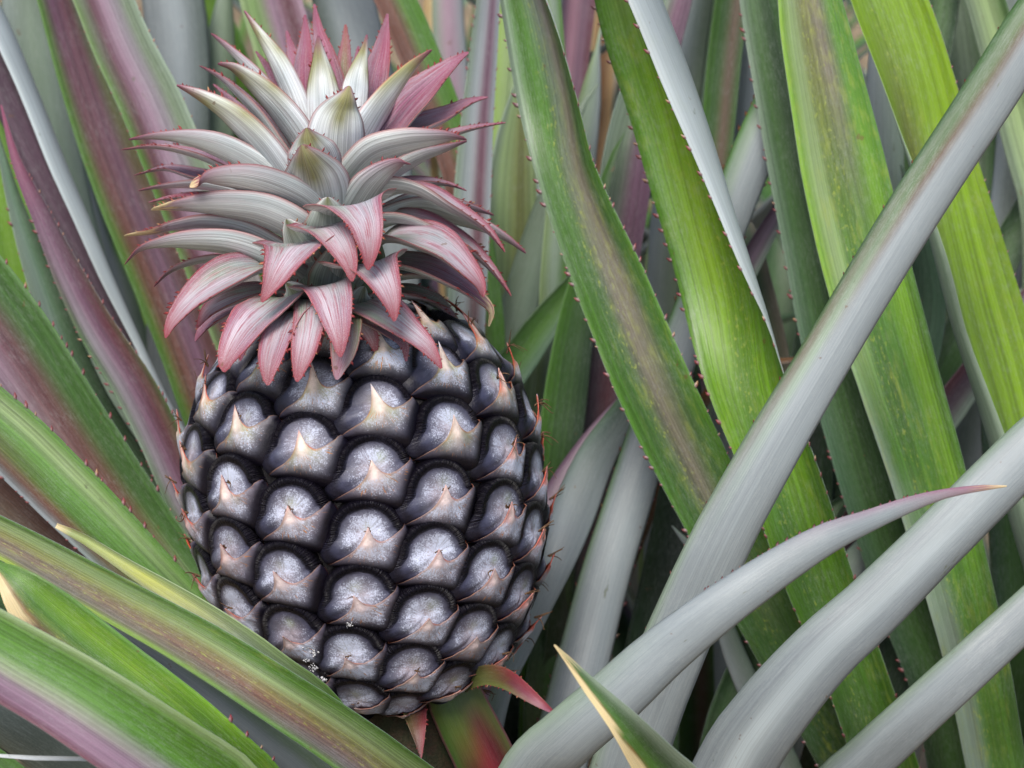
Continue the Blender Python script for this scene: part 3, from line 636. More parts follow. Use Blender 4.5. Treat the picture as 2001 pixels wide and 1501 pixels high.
for pts, tp, un, rl in (
    ([(1150, -140, 26, 66), (1132, -10, 26, 70), (1122, 90, 26, 64), (1114, 190, 26, 58), (1106, 320, 26, 56), (1095, 480, 26, 56)], ['dustypink', 'pink', 'purple', 'maroon'], ['silver'], 0),
    ([(1070, -120, 24, 80), (1055, 0, 24, 86), (1040, 140, 24, 90), (1030, 300, 24, 96), (1020, 480, 24, 98)], ['green'], ['palegreen', 'silvergreen', 'palesilver'], 180),
    ([(1020, 150, 19, 20), (1008, 250, 19, 66), (1000, 360, 19, 98), (996, 500, 19, 110), (990, 650, 19, 108), (980, 820, 19, 106)], ['silvergreen', 'palegreen', 'olive', 'palegreen'], ['silver'], 0),
    ([(1090, 330, 17, 24), (1062, 420, 17, 50), (1035, 520, 17, 66), (1005, 640, 17, 76), (975, 780, 17, 80)], ['green'], ['greygreen', 'silvergreen'], 180),
    ([(1160, 500, 15, 20), (1120, 560, 15, 44), (1065, 630, 15, 62), (1005, 715, 15, 72), (940, 800, 15, 78)], ['midgreen', 'green', 'bluegreen'], ['silver'], 0),
    ([(1075, -100, 16, 24), (1082, 40, 16, 34), (1090, 200, 16, 42), (1092, 380, 16, 46), (1080, 560, 16, 50)], ['palegreen', 'silvergreen', 'green'], ['silver'], 0),
    ([(985, 420, 22, 14), (1045, 520, 22, 34), (1050, 640, 22, 46), (1035, 800, 22, 50)], ['palegreen', 'green'], ['silver'], 0),
    ([(1185, -60, 32, 20), (1180, 60, 32, 40), (1172, 190, 32, 50), (1160, 330, 32, 54)], ['tan', 'drybrown', 'tan'], ['tan'], 0),
    ([(845, -80, 34, 26), (850, 30, 34, 46), (858, 140, 34, 54), (866, 300, 34, 54)], ['tan', 'cream', 'drybrown'], ['tan'], 0),
    ([(1165, 440, 12.8, 30), (1140, 560, 12.8, 60), (1118, 680, 12.8, 76), (1102, 800, 12.8, 84), (1085, 950, 12.8, 88)], ['green', 'midgreen', 'darkgreen'], ['silver'], 0),
    ([(1170, 80, 20, 6), (1155, 180, 20, 40), (1135, 300, 20, 62), (1110, 450, 20, 76), (1085, 620, 20, 84)], ['green'], ['palegreen', 'silvergreen', 'silver'], 180),
    ([(1010, -120, 30, 44), (985, 0, 30, 54), (972, 120, 30, 62), (965, 250, 30, 66), (955, 420, 30, 66)], ['limegreen', 'palegreen'], ['silver'], 0),
    ([(880, -110, 30, 50), (875, 0, 30, 60), (880, 110, 30, 64), (890, 240, 30, 66), (895, 400, 30, 68)], ['green'], ['silvergreen', 'dustypink', 'silver'], 180),
):
    px_leaf(plantBM, pts, tp, un, roll=rl, arc=1.1, base=BASE_BM, ext_tip=.06, n=60, m=13, teeth=(0, 0))

# ---- right plant behind, in the gaps; lower leaves coloured darker to deepen the shade
for pts, tp, un, rl in (
    ([(1455, -130, 16, 54), (1432, -10, 16, 64), (1415, 120, 16, 66), (1400, 280, 16, 64), (1385, 430, 16, 62), (1360, 620, 16, 62)], ['green', 'midgreen', 'brown', 'midgreen'], ['silver'], 0),
    ([(1500, -130, 18, 56), (1475, 0, 18, 64), (1455, 150, 18, 66), (1435, 320, 18, 66), (1410, 500, 18, 66)], ['green'], ['dimsilver', 'silver'], 180),
    ([(1405, -60, 20, 60), (1375, 80, 20, 64), (1345, 220, 20, 66), (1320, 380, 20, 66), (1290, 560, 20, 66)], ['palegreen', 'midgreen', 'silvergreen'], ['silver'], 0),
    ([(1380, -130, 17, 50), (1362, 0, 17, 62), (1345, 130, 17, 62), (1325, 290, 17, 60), (1300, 450, 17, 60)], ['green'], ['silver', 'greygreen'], 180),
    ([(1560, 320, 12, 12), (1530, 400, 12, 30), (1490, 470, 12, 40), (1440, 560, 12, 50), (1390, 660, 12, 60)], ['purple', 'dustypink', 'silvergreen'], ['silver'], 0),
    ([(1735, 50, 12, 60), (1728, 160, 12, 70), (1730, 290, 12, 74), (1728, 420, 12, 70), (1715, 560, 12, 60)], ['green'], ['silver', 'silvergreen'], 180),
    ([(1850, -90, 14, 60), (1835, 40, 14, 70), (1800, 190, 14, 80), (1770, 340, 14, 80), (1735, 520, 14, 80), (1700, 700, 14, 80)], ['darkgreen', 'midgreen', 'darkgreen'], ['silver'], 0),
    ([(1800, 480, 11, 40), (1812, 560, 11, 70), (1802, 660, 11, 80), (1770, 780, 11, 84), (1720, 930, 11, 84)], ['darkgreen', 'bluegreen'], ['silver'], 0),
    ([(2010, 400, 14, 50), (1960, 500, 14, 70), (1900, 620, 14, 80), (1840, 740, 14, 84), (1770, 880, 14, 88)], ['darkgreen', 'midgreen', 'darkgreen'], ['silver'], 0),
    ([(1960, 640, 11, 30), (1910, 720, 11, 56), (1860, 790, 11, 66), (1790, 880, 11, 76), (1700, 1000, 11, 84)], [['maroon', 'darkpurple', 'silvergreen']], ['silver'], 0),
    ([(1890, -110, 12, 70), (1925, 0, 12, 74), (1960, 120, 12, 78), (2000, 270, 12, 82), (2040, 450, 12, 84)], ['greygreen', 'palegreen', 'midgreen'], ['silver'], 0),
    ([(1840, -100, 18, 84), (1870, 0, 18, 90), (1890, 130, 18, 94), (1900, 280, 18, 94), (1890, 480, 18, 90)], ['darkgreen', 'greygreen', 'midgreen'], ['silver'], 0),
    ([(1960, -60, 16, 70), (1985, 60, 16, 80), (1990, 220, 16, 80), (1975, 400, 16, 80), (1940, 600, 16, 80)], ['green'], ['silver', 'dimsilver', 'greysilver'], 180),
    ([(1340, 760, 12, 60), (1345, 900, 12, 96), (1330, 1030, 12, 110), (1300, 1180, 12, 116), (1270, 1340, 12, 116)], ['darkgreen', 'shadegreen', 'darkgreen'], ['silver'], 0),
    ([(1220, 760, 15, 60), (1190, 900, 15, 86), (1160, 1040, 15, 100), (1120, 1190, 15, 106), (1080, 1360, 15, 110)], ['darkgreen', 'midgreen', 'shadegreen'], ['silver'], 0),
    ([(1130, 1000, 17, 60), (1095, 1120, 17, 90), (1060, 1250, 17, 104), (1030, 1400, 17, 110)], ['shadegreen', 'darkgreen'], ['silver'], 0),
    ([(1700, 850, 13, 80), (1660, 960, 13, 96), (1600, 1090, 13, 104), (1540, 1230, 13, 108), (1470, 1400, 13, 110)], ['darkgreen', 'darkgreen', 'midgreen'], ['silver'], 0),
    ([(1800, 1000, 12, 100), (1790, 1120, 12, 120), (1760, 1260, 12, 124), (1720, 1420, 12, 124)], ['shadegreen', 'darkgreen', 'darkgreen'], ['silver'], 0),
    ([(1760, 960, 9.5, 24), (1725, 1040, 9.5, 56), (1680, 1100, 9.5, 70), (1630, 1180, 9.5, 80), (1580, 1280, 9.5, 84)], ['green'], ['silvergreen', 'greysilver'], 180),
    ([(1400, 1180, 9.5, 30), (1440, 1290, 9.5, 44), (1490, 1400, 9.5, 52), (1540, 1510, 9.5, 58)], ['green'], ['silver', 'silvergreen'], 180),
    ([(1560, 1100, 11, 50), (1500, 1220, 11, 66), (1450, 1330, 11, 76), (1410, 1460, 11, 84)], ['darkgreen', 'midgreen'], ['silver'], 0),
    ([(1960, 880, 12, 80), (1975, 1000, 12, 90), (1985, 1140, 12, 94), (1990, 1300, 12, 94)], ['darkgreen', 'midgreen', 'darkgreen'], ['silver'], 0),
    ([(1600, 560, 13, 60), (1590, 700, 13, 84), (1580, 850, 13, 96), (1575, 1000, 13, 100), (1570, 1200, 13, 100)], ['darkgreen', 'shadegreen', 'darkgreen'], ['silver'], 0),
    ([(1520, 706, 10.5, 10), (1490, 712, 10.6, 18), (1455, 722, 10.7, 20), (1400, 750, 11, 22)], ['drybrown', 'brown'], ['drybrown'], 0),
    ([(1620, 1180, 15, 10), (1590, 1290, 15, 24), (1530, 1400, 15, 34), (1480, 1520, 15, 40)], ['drybrown', 'brown', 'redbrown'], ['drybrown'], 0),
    ([(1480, 560, 14, 60), (1500, 700, 14, 84), (1510, 850, 14, 96), (1515, 1000, 14, 100)], ['shadegreen', 'darkgreen', 'greybrown'], ['silver'], 0),
):
    px_leaf(plantBR, pts, tp, un, roll=rl, arc=1.1, base=BASE_BR, ext_tip=.05, n=60, m=13, teeth=(0, 0))

# ---- rosettes further back (whole plants built from their base)
def depth_of(c):
    d = c - CAM; z = d @ FWD
    return z, d @ RGT / z * D0 / KPX + 1000.5, 750.5 - d @ UPV / z * D0 / KPX

KINDS = [(['green', 'midgreen', 'green'], ['silver', 'silvergreen']), (['midgreen', 'purple', 'midgreen'], ['silver', 'greysilver']),
         (['darkgreen', 'midgreen'], ['silvergreen', 'silver']), (['green', 'brown', 'green'], ['silver']), (['bluegreen', 'silvergreen'], ['silver'])]
def rosette(base, label, nleaf, length, minz, spread=1.0, seed=1, cat='pineapple plant'):
    r = np.random.default_rng(seed)
    root = thing('pineapple_plant', label, cat, base, 'pineapple plants growing close together')
    made = 0
    for t in range(nleaf * 3):
        if made >= nleaf: break
        az = t * 2.39996 + r.uniform(-.2, .2)
        el0 = math.radians(r.uniform(62, 86)); el1 = math.radians(r.uniform(-15, 50) * spread)
        ln_ = length * r.uniform(.75, 1.15)
        n = 36
        f = np.linspace(0, 1, n); el = el0 + (el1 - el0) * f ** 1.5
        step = ln_ / (n - 1)
        rad = np.array([math.cos(az), math.sin(az), 0.])
        d = np.cos(el)[:, None] * rad + np.sin(el)[:, None] * np.array([0, 0, 1.])
        C = np.array(base) + np.concatenate([[np.zeros(3)], np.cumsum(d[:-1] * step, 0)])
        z, px, py = depth_of(C)
        inn = (px > -120) & (px < 2120) & (py > -100) & (py < 1600) & (z > 0)
        if (z[inn] < D0 + minz * .01).any() or (z < .45).any(): continue
        C = C[::-1].copy()
        T = nrm(np.gradient(C, axis=0)); sv_ = np.array([-math.sin(az), math.cos(az), 0.])
        Lv = nrm(sv_ - T * (T @ sv_)[:, None]); Nv = nrm(np.cross(Lv, T))
        if Nv[-1] @ (np.array([0, 0, 1.]) - rad) < 0: Nv = -Nv; Lv = -Lv
        g_ = 1 - f[::-1]
        half = .018 * np.interp(g_, [0, .05, .3, .7, 1], [.02, .22, .75, 1, 1.1]) * r.uniform(.85, 1.15)
        s = np.linspace(0, ln_, n)
        k = KINDS[r.integers(len(KINDS))]
        ribbon('leaf', root, C, Lv, Nv, half, np.full(n, 1.5), s, k[0], k[1], m=9, teeth=(0, 0))
        made += 1
    return root
for (px, z, n_, ln_, lab, sd_) in (
    (300, 48, 22, .75, 'blurred plant far behind the upper left of the crown', 3),
    (830, 62, 16, .70, 'blurred plant beyond the tip of the crown in front of the pale soil', 4),
    (1500, 55, 24, .80, 'shaded plant deep behind the middle of the green leaves', 5),
    (2050, 50, 24, .80, 'shaded plant behind the right edge of the picture', 6),
    (-250, 45, 20, .75, 'blurred plant behind the left edge of the picture', 7),
    (1180, 115, 18, .7, 'small out of focus plant farthest back above the middle leaves', 8),
    (2300, 110, 18, .7, 'out of focus plant farthest back at the upper right', 9),
    (0, 110, 18, .7, 'out of focus plant farthest back at the upper left', 10),
):
    rosette(ground_pt(px, z), lab, n_, ln_, 19, seed=sd_)

# ------------------------------------------------------------------ the fruit
FO = P(785, 1376, 0)
TL = math.radians(9.5)
AX = UPV * math.cos(TL) - RGT * math.sin(TL)
XX = RGT * math.cos(TL) + UPV * math.sin(TL)
prof = np.array([(-4, 20), (0, 60), (8, 118), (30, 172), (66, 220), (142, 272), (242, 314), (348, 336), (465, 341), (549, 331), (643, 292), (706, 240), (745, 180), (762, 110), (768, 40)], float)
pc, _ = catmull(np.c_[prof, np.zeros(len(prof))], 400)
PS, PR = pc[:, 0], pc[:, 1]
PM = np.concatenate([[0], np.cumsum(np.hypot(np.diff(PS), np.diff(PR)))])
MM = PM[-1]
dS, dR = np.gradient(PS, PM), np.gradient(PR, PM)
def fruit_pt(th, m, h):
    """angle, arc length up the side (px), height above skin (px) -> world"""
    s_ = np.interp(m, PM, PS); r_ = np.interp(m, PM, PR)
    ds = np.interp(m, PM, dS); dr = np.interp(m, PM, dR)
    n_r, n_s = ds, -dr
    rr = (r_ + n_r * h) * KPX; ss = (s_ + n_s * h) * KPX
    return FO + AX * ss[..., None] + (XX * np.sin(th)[..., None] + BCK * np.cos(th)[..., None]) * rr[..., None]

fruit = thing('pineapple', 'ripening pineapple with dark purple-black frosted skin and a spiky pink and silver crown', 'pineapple', FO)
# inner body, coloured near-black to paint shade into the gaps between eyes
nt, nm = 64, 60
th_, mm_ = np.meshgrid(np.linspace(0, 2 * np.pi, nt, endpoint=False), np.linspace(0, MM, nm), indexing='ij')
cv = fruit_pt(th_, mm_, np.full_like(th_, -12)).reshape(-1, 3)
i, j = np.meshgrid(np.arange(nt), np.arange(nm - 1), indexing='ij'); i2 = (i + 1) % nt
part('dark_core', fruit, fruit, cv, np.stack([i * nm + j, i2 * nm + j, i2 * nm + j + 1, i * nm + j + 1], -1).reshape(-1, 4), M_CORE)

RQ = 345.0
A_ = np.array([-20.8, 60.0]); B_ = np.array([6.0, 112.5])
deg2px = math.radians(1) * RQ
nb = [np.array([a * A_[0] + b * B_[0], a * A_[1] + b * B_[1]]) for a, b in ((1, 0), (-1, 0), (0, 1), (0, -1), (-1, 1), (1, -1))]
nb = [np.array([v[0] * deg2px, v[1]]) for v in nb]
def cell_r(phi):
    acc = 0
    for v in nb:
        l = np.hypot(*v); c = np.cos(phi - math.atan2(v[1], v[0]))
        acc = acc + (np.maximum(c, 1e-3) / (l / 2)) ** 14
    return acc ** (-1 / 14) * 1.0
PHL = math.atan2(-44, -82)        # left corner
PHR = math.atan2(12, 80)

MYT = np.array([-1, -.75, -.5, -.3, -.12, 0, .12, .3, .5, .75, 1.0])
MYY = np.array([-46, -38, -31, -24, -15, -9, -15, -17, -12, -2, 12.0])
def marg_y(x, tipl):
    t = np.clip(x / 80.0, -1, 1); at = np.abs(t)
    return np.interp(t, MYT, MYY) + (10 + tipl) * np.exp(-(at / .13) ** 1.15) * (tipl > 0)
def eye_r(phi):
    """outline of an eye: a round cushion above, a wedge below that dives under the lower eyes"""
    c = cell_r(phi)
    round_ = 67.0 + 6 * np.cos(phi) ** 2
    up = sstep(-.25, .15, np.sin(phi))
    return c * 1.22 * (1 - up) + round_ * up
def body_h(x, y, rb_scale, pr):
    r = np.hypot(x, y); phi = np.arctan2(y, x)
    rho = np.clip(r / eye_r(phi), 0, 1)
    up = sstep(-.35, .15, y / 60.0)
    h = 12 * (1 - rho ** 8) - 14 * rho ** 18
    h = h + up * (5.0 * np.exp(-((rho - .85) / .09) ** 2)) * pr['rim'] * .9
    h = h - up * 5.5 * (1 - rho ** 2) * pr['rim']
    lo = 5 * (1 - rho) ** .9 + 12 * (1 - rho ** 3) - 11 * rho ** 9 + 2
    h = h * up + (1 - up) * lo
    h = h + pr['tilt'] * y / 60 * 3
    d = y - marg_y(x, 0)
    h = h - 3.5 * np.exp(-((d - 5) / 6.5) ** 2) * sstep(1.0, .7, np.abs(x) / 86)
    return h, rho, up
NPH, NR = 72, 20
PHs = np.linspace(0, 2 * np.pi, NPH, endpoint=False)
RHs = np.linspace(0, 1, NR) ** .85
m0 = float(np.interp(474, PS, PM)); th0 = 7.0
cands = []
for a in range(-40, 41):
    for b in range(-14, 15):
        th = th0 + a * A_[0] + b * B_[0]; mm = m0 + a * A_[1] + b * B_[1]
        if 18 < mm < MM - 45 and -180 <= th < 180: cands.append((th, mm))
uniq = []
def loc_r(m): return float(np.interp(m, PM, PR))
for c in sorted(cands, key=lambda q: -q[1]):
    if all(math.hypot(min(abs(c[0] - u[0]), 360 - abs(c[0] - u[0])) * math.radians(1) * loc_r((c[1] + u[1]) / 2), c[1] - u[1]) > 84 for u in uniq): uniq.append(c)
dark = lin((17, 13, 27)) * .8; black = lin((9, 8, 12)) * .5; greyv = lin((60, 62, 84)) * .9; pinkg = lin((214, 196, 202)) * .97
creamp = lin((240, 222, 212)) * 1.0; orange = lin((150, 104, 66)) * .9; redo = lin((206, 72, 52)) * .95; yg = lin((160, 168, 96)) * .9

def tube(path, rad, k=5):
    path = np.asarray(path); T = nrm(np.gradient(path, axis=0))
    ref = np.array([.3, .5, .8]); a = nrm(np.cross(T, ref)); b = np.cross(T, a)
    ang = np.linspace(0, 2 * np.pi, k, endpoint=False)
    V = path[:, None] + np.asarray(rad)[:, None, None] * (np.cos(ang)[None, :, None] * a[:, None] + np.sin(ang)[None, :, None] * b[:, None])
    n = len(path); i, j = np.meshgrid(np.arange(n - 1), np.arange(k), indexing='ij'); j2 = (j + 1) % k
    return V.reshape(-1, 3), np.stack([i * k + j, i * k + j2, (i + 1) * k + j2, (i + 1) * k + j], -1).reshape(-1, 4)

def fruitlet(th, mm):
    r = np.random.default_rng(int((th + 400) * 13 + mm * 7))
    th = math.radians(th + r.normal(0, .8)); mm = mm + r.normal(0, 3.2)
    topness = mm / MM
    sc = float(np.interp(mm, [0, 90, 200, MM - 150, MM], [.98, 1.0, 1.03, 1.0, .86]))
    pr = dict(rim=r.uniform(.8, 1.25) * np.interp(topness, [0, .6, .85], [1.1, 1, .4]), tilt=r.uniform(-.6, .8))
    P_, R_ = np.meshgrid(PHs, RHs, indexing='ij')
    rb = eye_r(P_) * (1 + r.uniform(-.03, .04) + .04 * np.sin(P_ * 2 + r.uniform(0, 6)) + .035 * np.sin(P_ * 3 + r.uniform(0, 6)) + .018 * np.sin(P_ * 7 + r.uniform(0, 6)))
    x = R_ * rb * np.cos(P_); y = R_ * rb * np.sin(P_)
    h, rho, up = body_h(x, y, 1, pr)
    h = h - 4.5 * sstep(0, -9, y - marg_y(x, 0))
    h = h + .35 * np.sin(P_ * 30 + r.uniform(0, 6)) * sstep(.6, .8, rho) * up
    wx = float(np.clip((RQ / loc_r(mm)) ** .75, 1, 1.5)) if topness < .5 else float(np.clip((RQ / loc_r(mm)) ** .4, 1, 1.25))
    def w3(x, y, h):
        return fruit_pt(th + x * wx / RQ, mm + y * sc, h * np.minimum(1, .55 + sc * .45))
    V = w3(x, y, h).reshape(-1, 3)
    i, j = np.meshgrid(np.arange(NPH), np.arange(NR - 1), indexing='ij'); i2 = (i + 1) % NPH
    F = np.stack([i * NR + j, i * NR + j + 1, i2 * NR + j + 1, i2 * NR + j], -1).reshape(-1, 4)
    wr = (.5 + .5 * np.sin(P_ * 2 + r.uniform(0, 6))) * .25 + .75
    rimw = (sstep(.60 + .04 * np.sin(P_ * 5 + r.uniform(0, 6)), .76, rho) * np.maximum(up, .85))
    c = greyv * np.ones(P_.shape + (1,))
    g_ = np.exp(-((x - r.uniform(-4, 14)) ** 2 + (y - r.uniform(6, 20)) ** 2) / r.uniform(40, 150))[..., None] * r.uniform(.2, 1)
    c = c * (1 - g_) + lin((120, 150, 70)) * g_
    pk = np.exp(-(np.hypot(x, y) / 26) ** 2)[..., None] * .6
    c = c * (1 - pk) + pinkg * .8 * pk
    w = rimw[..., None]; c = c * (1 - w) + dark * w
    w = sstep(.90, 1.0, rho)[..., None]; c = c * (1 - w) + black * w
    dst = 1.0 * (1 - sstep(.40, .80, rho)) * up * wr + (1 - up) * .7 * (1 - sstep(.35, .7, rho)) + .04 * (1 - sstep(.9, 1, rho))
    dst = dst * r.uniform(.72, 1.08)
    wrink = sstep(.66, .76, rho) * (1 - sstep(.95, 1, rho)) * up
    par = np.stack([dst, wrink, np.zeros_like(dst)], -1).reshape(-1, 3)
    uv = np.stack([P_, R_, np.full_like(P_, r.uniform(0, 50))], -1).reshape(-1, 3)
    o = part('fruitlet', fruit, fruit, V, F, M_FRUIT, col=c.reshape(-1, 3), uvp=uv, par=par)
    # bract: the pointed scale over the lower half
    nt_, nq = 45, 15
    tipl = float(np.interp(topness, [0, .3, .55, .7, .85], [5, 8, 16, 26, 34])) * r.uniform(.7, 1.3)
    lift = float(np.interp(topness, [0, .5, .9], [7, 8, 16])) * r.uniform(.8, 1.25)
    t = np.linspace(-1, 1, nt_); t = np.sign(t) * np.abs(t) ** 1.45
    q = np.linspace(0, 1, nq)
    Tt, Q = np.meshgrid(t, q, indexing='ij')
    xm = np.where(Tt < 0, 84, 80) * Tt; lean = r.normal(0, 5)
    spike = np.exp(-(np.abs(Tt) / .13) ** 1.15)
    ym = marg_y(xm, tipl); xm = xm + lean * spike
    s01 = (Tt + 1) / 2
    ph = (PHL % (2 * np.pi)) + s01 * ((PHR + 2 * np.pi) - (PHL % (2 * np.pi)))
    rbx = eye_r(ph) * .98
    xl, yl = rbx * np.cos(ph), rbx * np.sin(ph)
    qq = Q ** 1.15
    X_ = xm * (1 - qq) + xl * qq; Y_ = ym * (1 - qq) + yl * qq
    hb, rho, _ = body_h(X_, np.minimum(Y_, marg_y(X_, 0)), 1, pr)
    rg = np.exp(-(X_ / 11) ** 2) * 4.5 * np.exp(-(np.maximum(-Y_, 0) / 45) ** 2)       # swollen ridge below the tip
    H_ = hb + 1.0 - 3.0 * np.exp(-((np.abs(X_) - 30) / 14) ** 2) * np.exp(-((Y_ + 34) / 13) ** 2) + 3.8 * (1 - Q) ** 2 * sstep(1, .8, np.abs(Tt)) + rg + lift * np.exp(-(np.abs(Tt) / .10) ** 1.2) * (1 - Q) ** 3 + .5 * np.sin(Tt * 26 + r.uniform(0, 6)) * (1 - Q) ** 2
    Vb = w3(X_, Y_, H_).reshape(-1, 3)
    Vu = w3(X_, Y_ - 1.2 * (1 - Q), H_ - 2.0 * (1 - Q) - .5).reshape(-1, 3)
    i, j = np.meshgrid(np.arange(nt_ - 1), np.arange(nq - 1), indexing='ij')
    qd = (i * nq + j).reshape(-1)
    F1 = np.stack([qd, qd + 1, qd + nq + 1, qd + nq], 1); F2 = np.stack([qd, qd + nq, qd + nq + 1, qd + 1], 1) + nt_ * nq
    ii = np.arange(nt_ - 1) * nq
    F3 = np.stack([ii, ii + nq, ii + nq + nt_ * nq, ii + nt_ * nq], 1)
    dd = np.hypot(X_ * .8, Y_ * 1.0)
    warm = r.uniform(.1, 1) if topness < .62 else r.uniform(.5, 1.0)
    cc = lin((58, 56, 74)) * np.ones(X_.shape + (1,))
    k1 = np.exp(-(dd / 34) ** 2)[..., None]; cc = cc * (1 - k1) + (pinkg if topness < .62 else pinkg * .6 + yg * .4) * k1
    k2 = np.exp(-((X_ / 9) ** 2 + (np.minimum(Y_ + 5, 0) / 22) ** 2))[..., None] * (.95 if topness > .55 else r.uniform(.35, .75)); cc = cc * (1 - k2) + creamp * k2
    yk = (np.exp(-((np.abs(X_) - 22) / 12) ** 2 - ((Y_ + 20) / 14) ** 2) * float(np.interp(topness, [.5, .75], [.1, .7])))[..., None]; cc = cc * (1 - yk) + yg * yk
    e = sstep(.52, .82, rho)[..., None] * sstep(.25, .6, Q)[..., None]; cc = cc * (1 - e) + dark * e
    mg = ((1 - sstep(.03, .13, Q)) * sstep(.03, .09, np.abs(Tt)))[..., None] * .55; cc = cc * (1 - mg) + orange * mg
    rd = ((1 - sstep(.02, .12, Q)) * np.exp(-((Tt - .12) / .16) ** 2))[..., None] * r.uniform(0, .9); cc = cc * (1 - rd) + redo * rd
    side = max(abs(math.sin(th)) - .62, 0) / .38
    cu = (redo * .5 + orange * .35) * (.35 + .5 * min(1, side + r.uniform(0, .4))) * np.ones(X_.shape + (1,))
    rdo = (np.exp(-((np.abs(Tt) - .12) / .14) ** 2) * (1 - sstep(.0, .5, Q)))[..., None] * side * .9; cc = cc * (1 - rdo) + redo * rdo
    dst = np.clip(1.0 * sstep(10, 28, dd) * (1 - sstep(.45, .88, rho)) + .05, 0, 1) * (1 - mg[..., 0])
    stk = sstep(12, 24, dd) * (1 - sstep(44, 56, dd)) * sstep(-4, -14, Y_)
    ua = np.arctan2(Y_, X_)
    dst = dst * r.uniform(.65, 1.1)
    pa = np.stack([dst, np.zeros_like(dst), stk], -1).reshape(-1, 3)
    pu = np.tile([.0, 0, 0], (nt_ * nq, 1))
    uv = np.stack([ua, dd / 40, np.full_like(ua, r.uniform(0, 50))], -1).reshape(-1, 3)
    bo = make_mesh('bract', np.concatenate([Vb, Vu]), np.concatenate([F1, F2, F3]), M_FRUIT, parent=o,
                   col=np.concatenate([cc.reshape(-1, 3), cu.reshape(-1, 3)]), uvp=np.concatenate([uv, uv]), par=np.concatenate([pa, pu]))
    # shrivelled flower remains at the tip
    if r.random() < .72 or side > .1:
        vs, fs = [], []; off = 0
        for kk in range(r.integers(2, 5) if side < .3 else r.integers(3, 6)):
            L_ = r.uniform(8, 17) * (1 + 1.7 * side)
            npt = 8; f = np.linspace(0, 1, npt)
            a0 = r.uniform(.3, 2.6); cur = r.normal(0, 1.6)
            px_ = lean + r.normal(0, 3) + L_ * f * np.cos(a0 + cur * f) * .6 + np.sin(f * 9 + kk) * 1.2
            py_ = tipl * .35 + L_ * f * np.sin(a0 + cur * f) * .6
            hh = 14 + lift * .55 + L_ * f * (.3 + .5 * side) + r.normal(0, 1)
            a, b = tube(w3(px_, py_, hh), (1.7 * (1 - f * .7) + .1) * KPX * r.uniform(.7, 1.2), 5)
            vs.append(a); fs.append(b + off); off += len(a)
        make_mesh('dried_flower', np.concatenate(vs), np.concatenate(fs), M_DRY, parent=o)
    return o
for c in uniq: fruitlet(*c)

# white waxy fluff of mealybugs near the bottom left of the fruit
def blob_cluster(name, pts, parent, root):
    vs, fs, off = [], [], 0
    for (px, py, z, rr) in pts:
        c = P(px, py, z)
        for q_ in range(26):
            cc = c + rng.normal(0, rr * .75, 3) * KPX * np.array([1, .5, 1])
            r_ = rr * rng.uniform(.08, .36) * KPX
            t_ = np.linspace(0, np.pi, 6); p_ = np.linspace(0, 2 * np.pi, 8, endpoint=False)
            A1, A2 = np.meshgrid(t_, p_, indexing='ij')
            rad = r_ * (1 + .25 * rng.normal(0, 1, A1.shape))
            v = np.stack([np.sin(A1) * np.cos(A2), np.sin(A1) * np.sin(A2), np.cos(A1)], -1) * rad[..., None] + cc
            i, j = np.meshgrid(np.arange(5), np.arange(8), indexing='ij'); j2 = (j + 1) % 8
            vs.append(v.reshape(-1, 3)); fs.append(np.stack([i * 8 + j, i * 8 + j2, (i + 1) * 8 + j2, (i + 1) * 8 + j], -1).reshape(-1, 4) + off); off += 48
    o = part(name, parent, root, np.concatenate(vs), np.concatenate(fs), M_WAX)
    return o
def fz(px, py, h=16):          # depth (cm) of the fruit's skin under a photo pixel
    best = None
    for th in np.linspace(-1.4, 1.4, 57):
        for mm in np.linspace(10, MM - 10, 80):
            w = fruit_pt(np.array([th]), np.array([mm]), np.array([float(h)]))[0]
            z, x, y = depth_of(w)
            d = (x - px) ** 2 + (y - py) ** 2
            if best is None or d < best[0]: best = (d, (z - D0) * 100)
    return best[1]
zz = fz(625, 1330)
wax = blob_cluster('mealybug_wax', [(627, 1335, zz, 8), (618, 1328, zz, 6), (612, 1306, fz(612, 1306), 5), (603, 1262, fz(603, 1262), 6), (614, 1276, fz(614, 1276), 5), (600, 1290, fz(600, 1290), 4), (682, 1222, fz(682, 1222), 4), (676, 1298, fz(676, 1298), 3)], fruit, fruit)
wax['kind'] = 'stuff'

# ---- stalk below the fruit
sp = np.array([FO + AX * .004, FO - AX * .03, FO - AX * .03 + (BASE_M - FO) * .4, BASE_M])
sp, _ = catmull(sp, 20)
a, b = tube(sp, np.full(20, .017), 14)
part('stem', plantM, plantM, a, b, M_STALK)

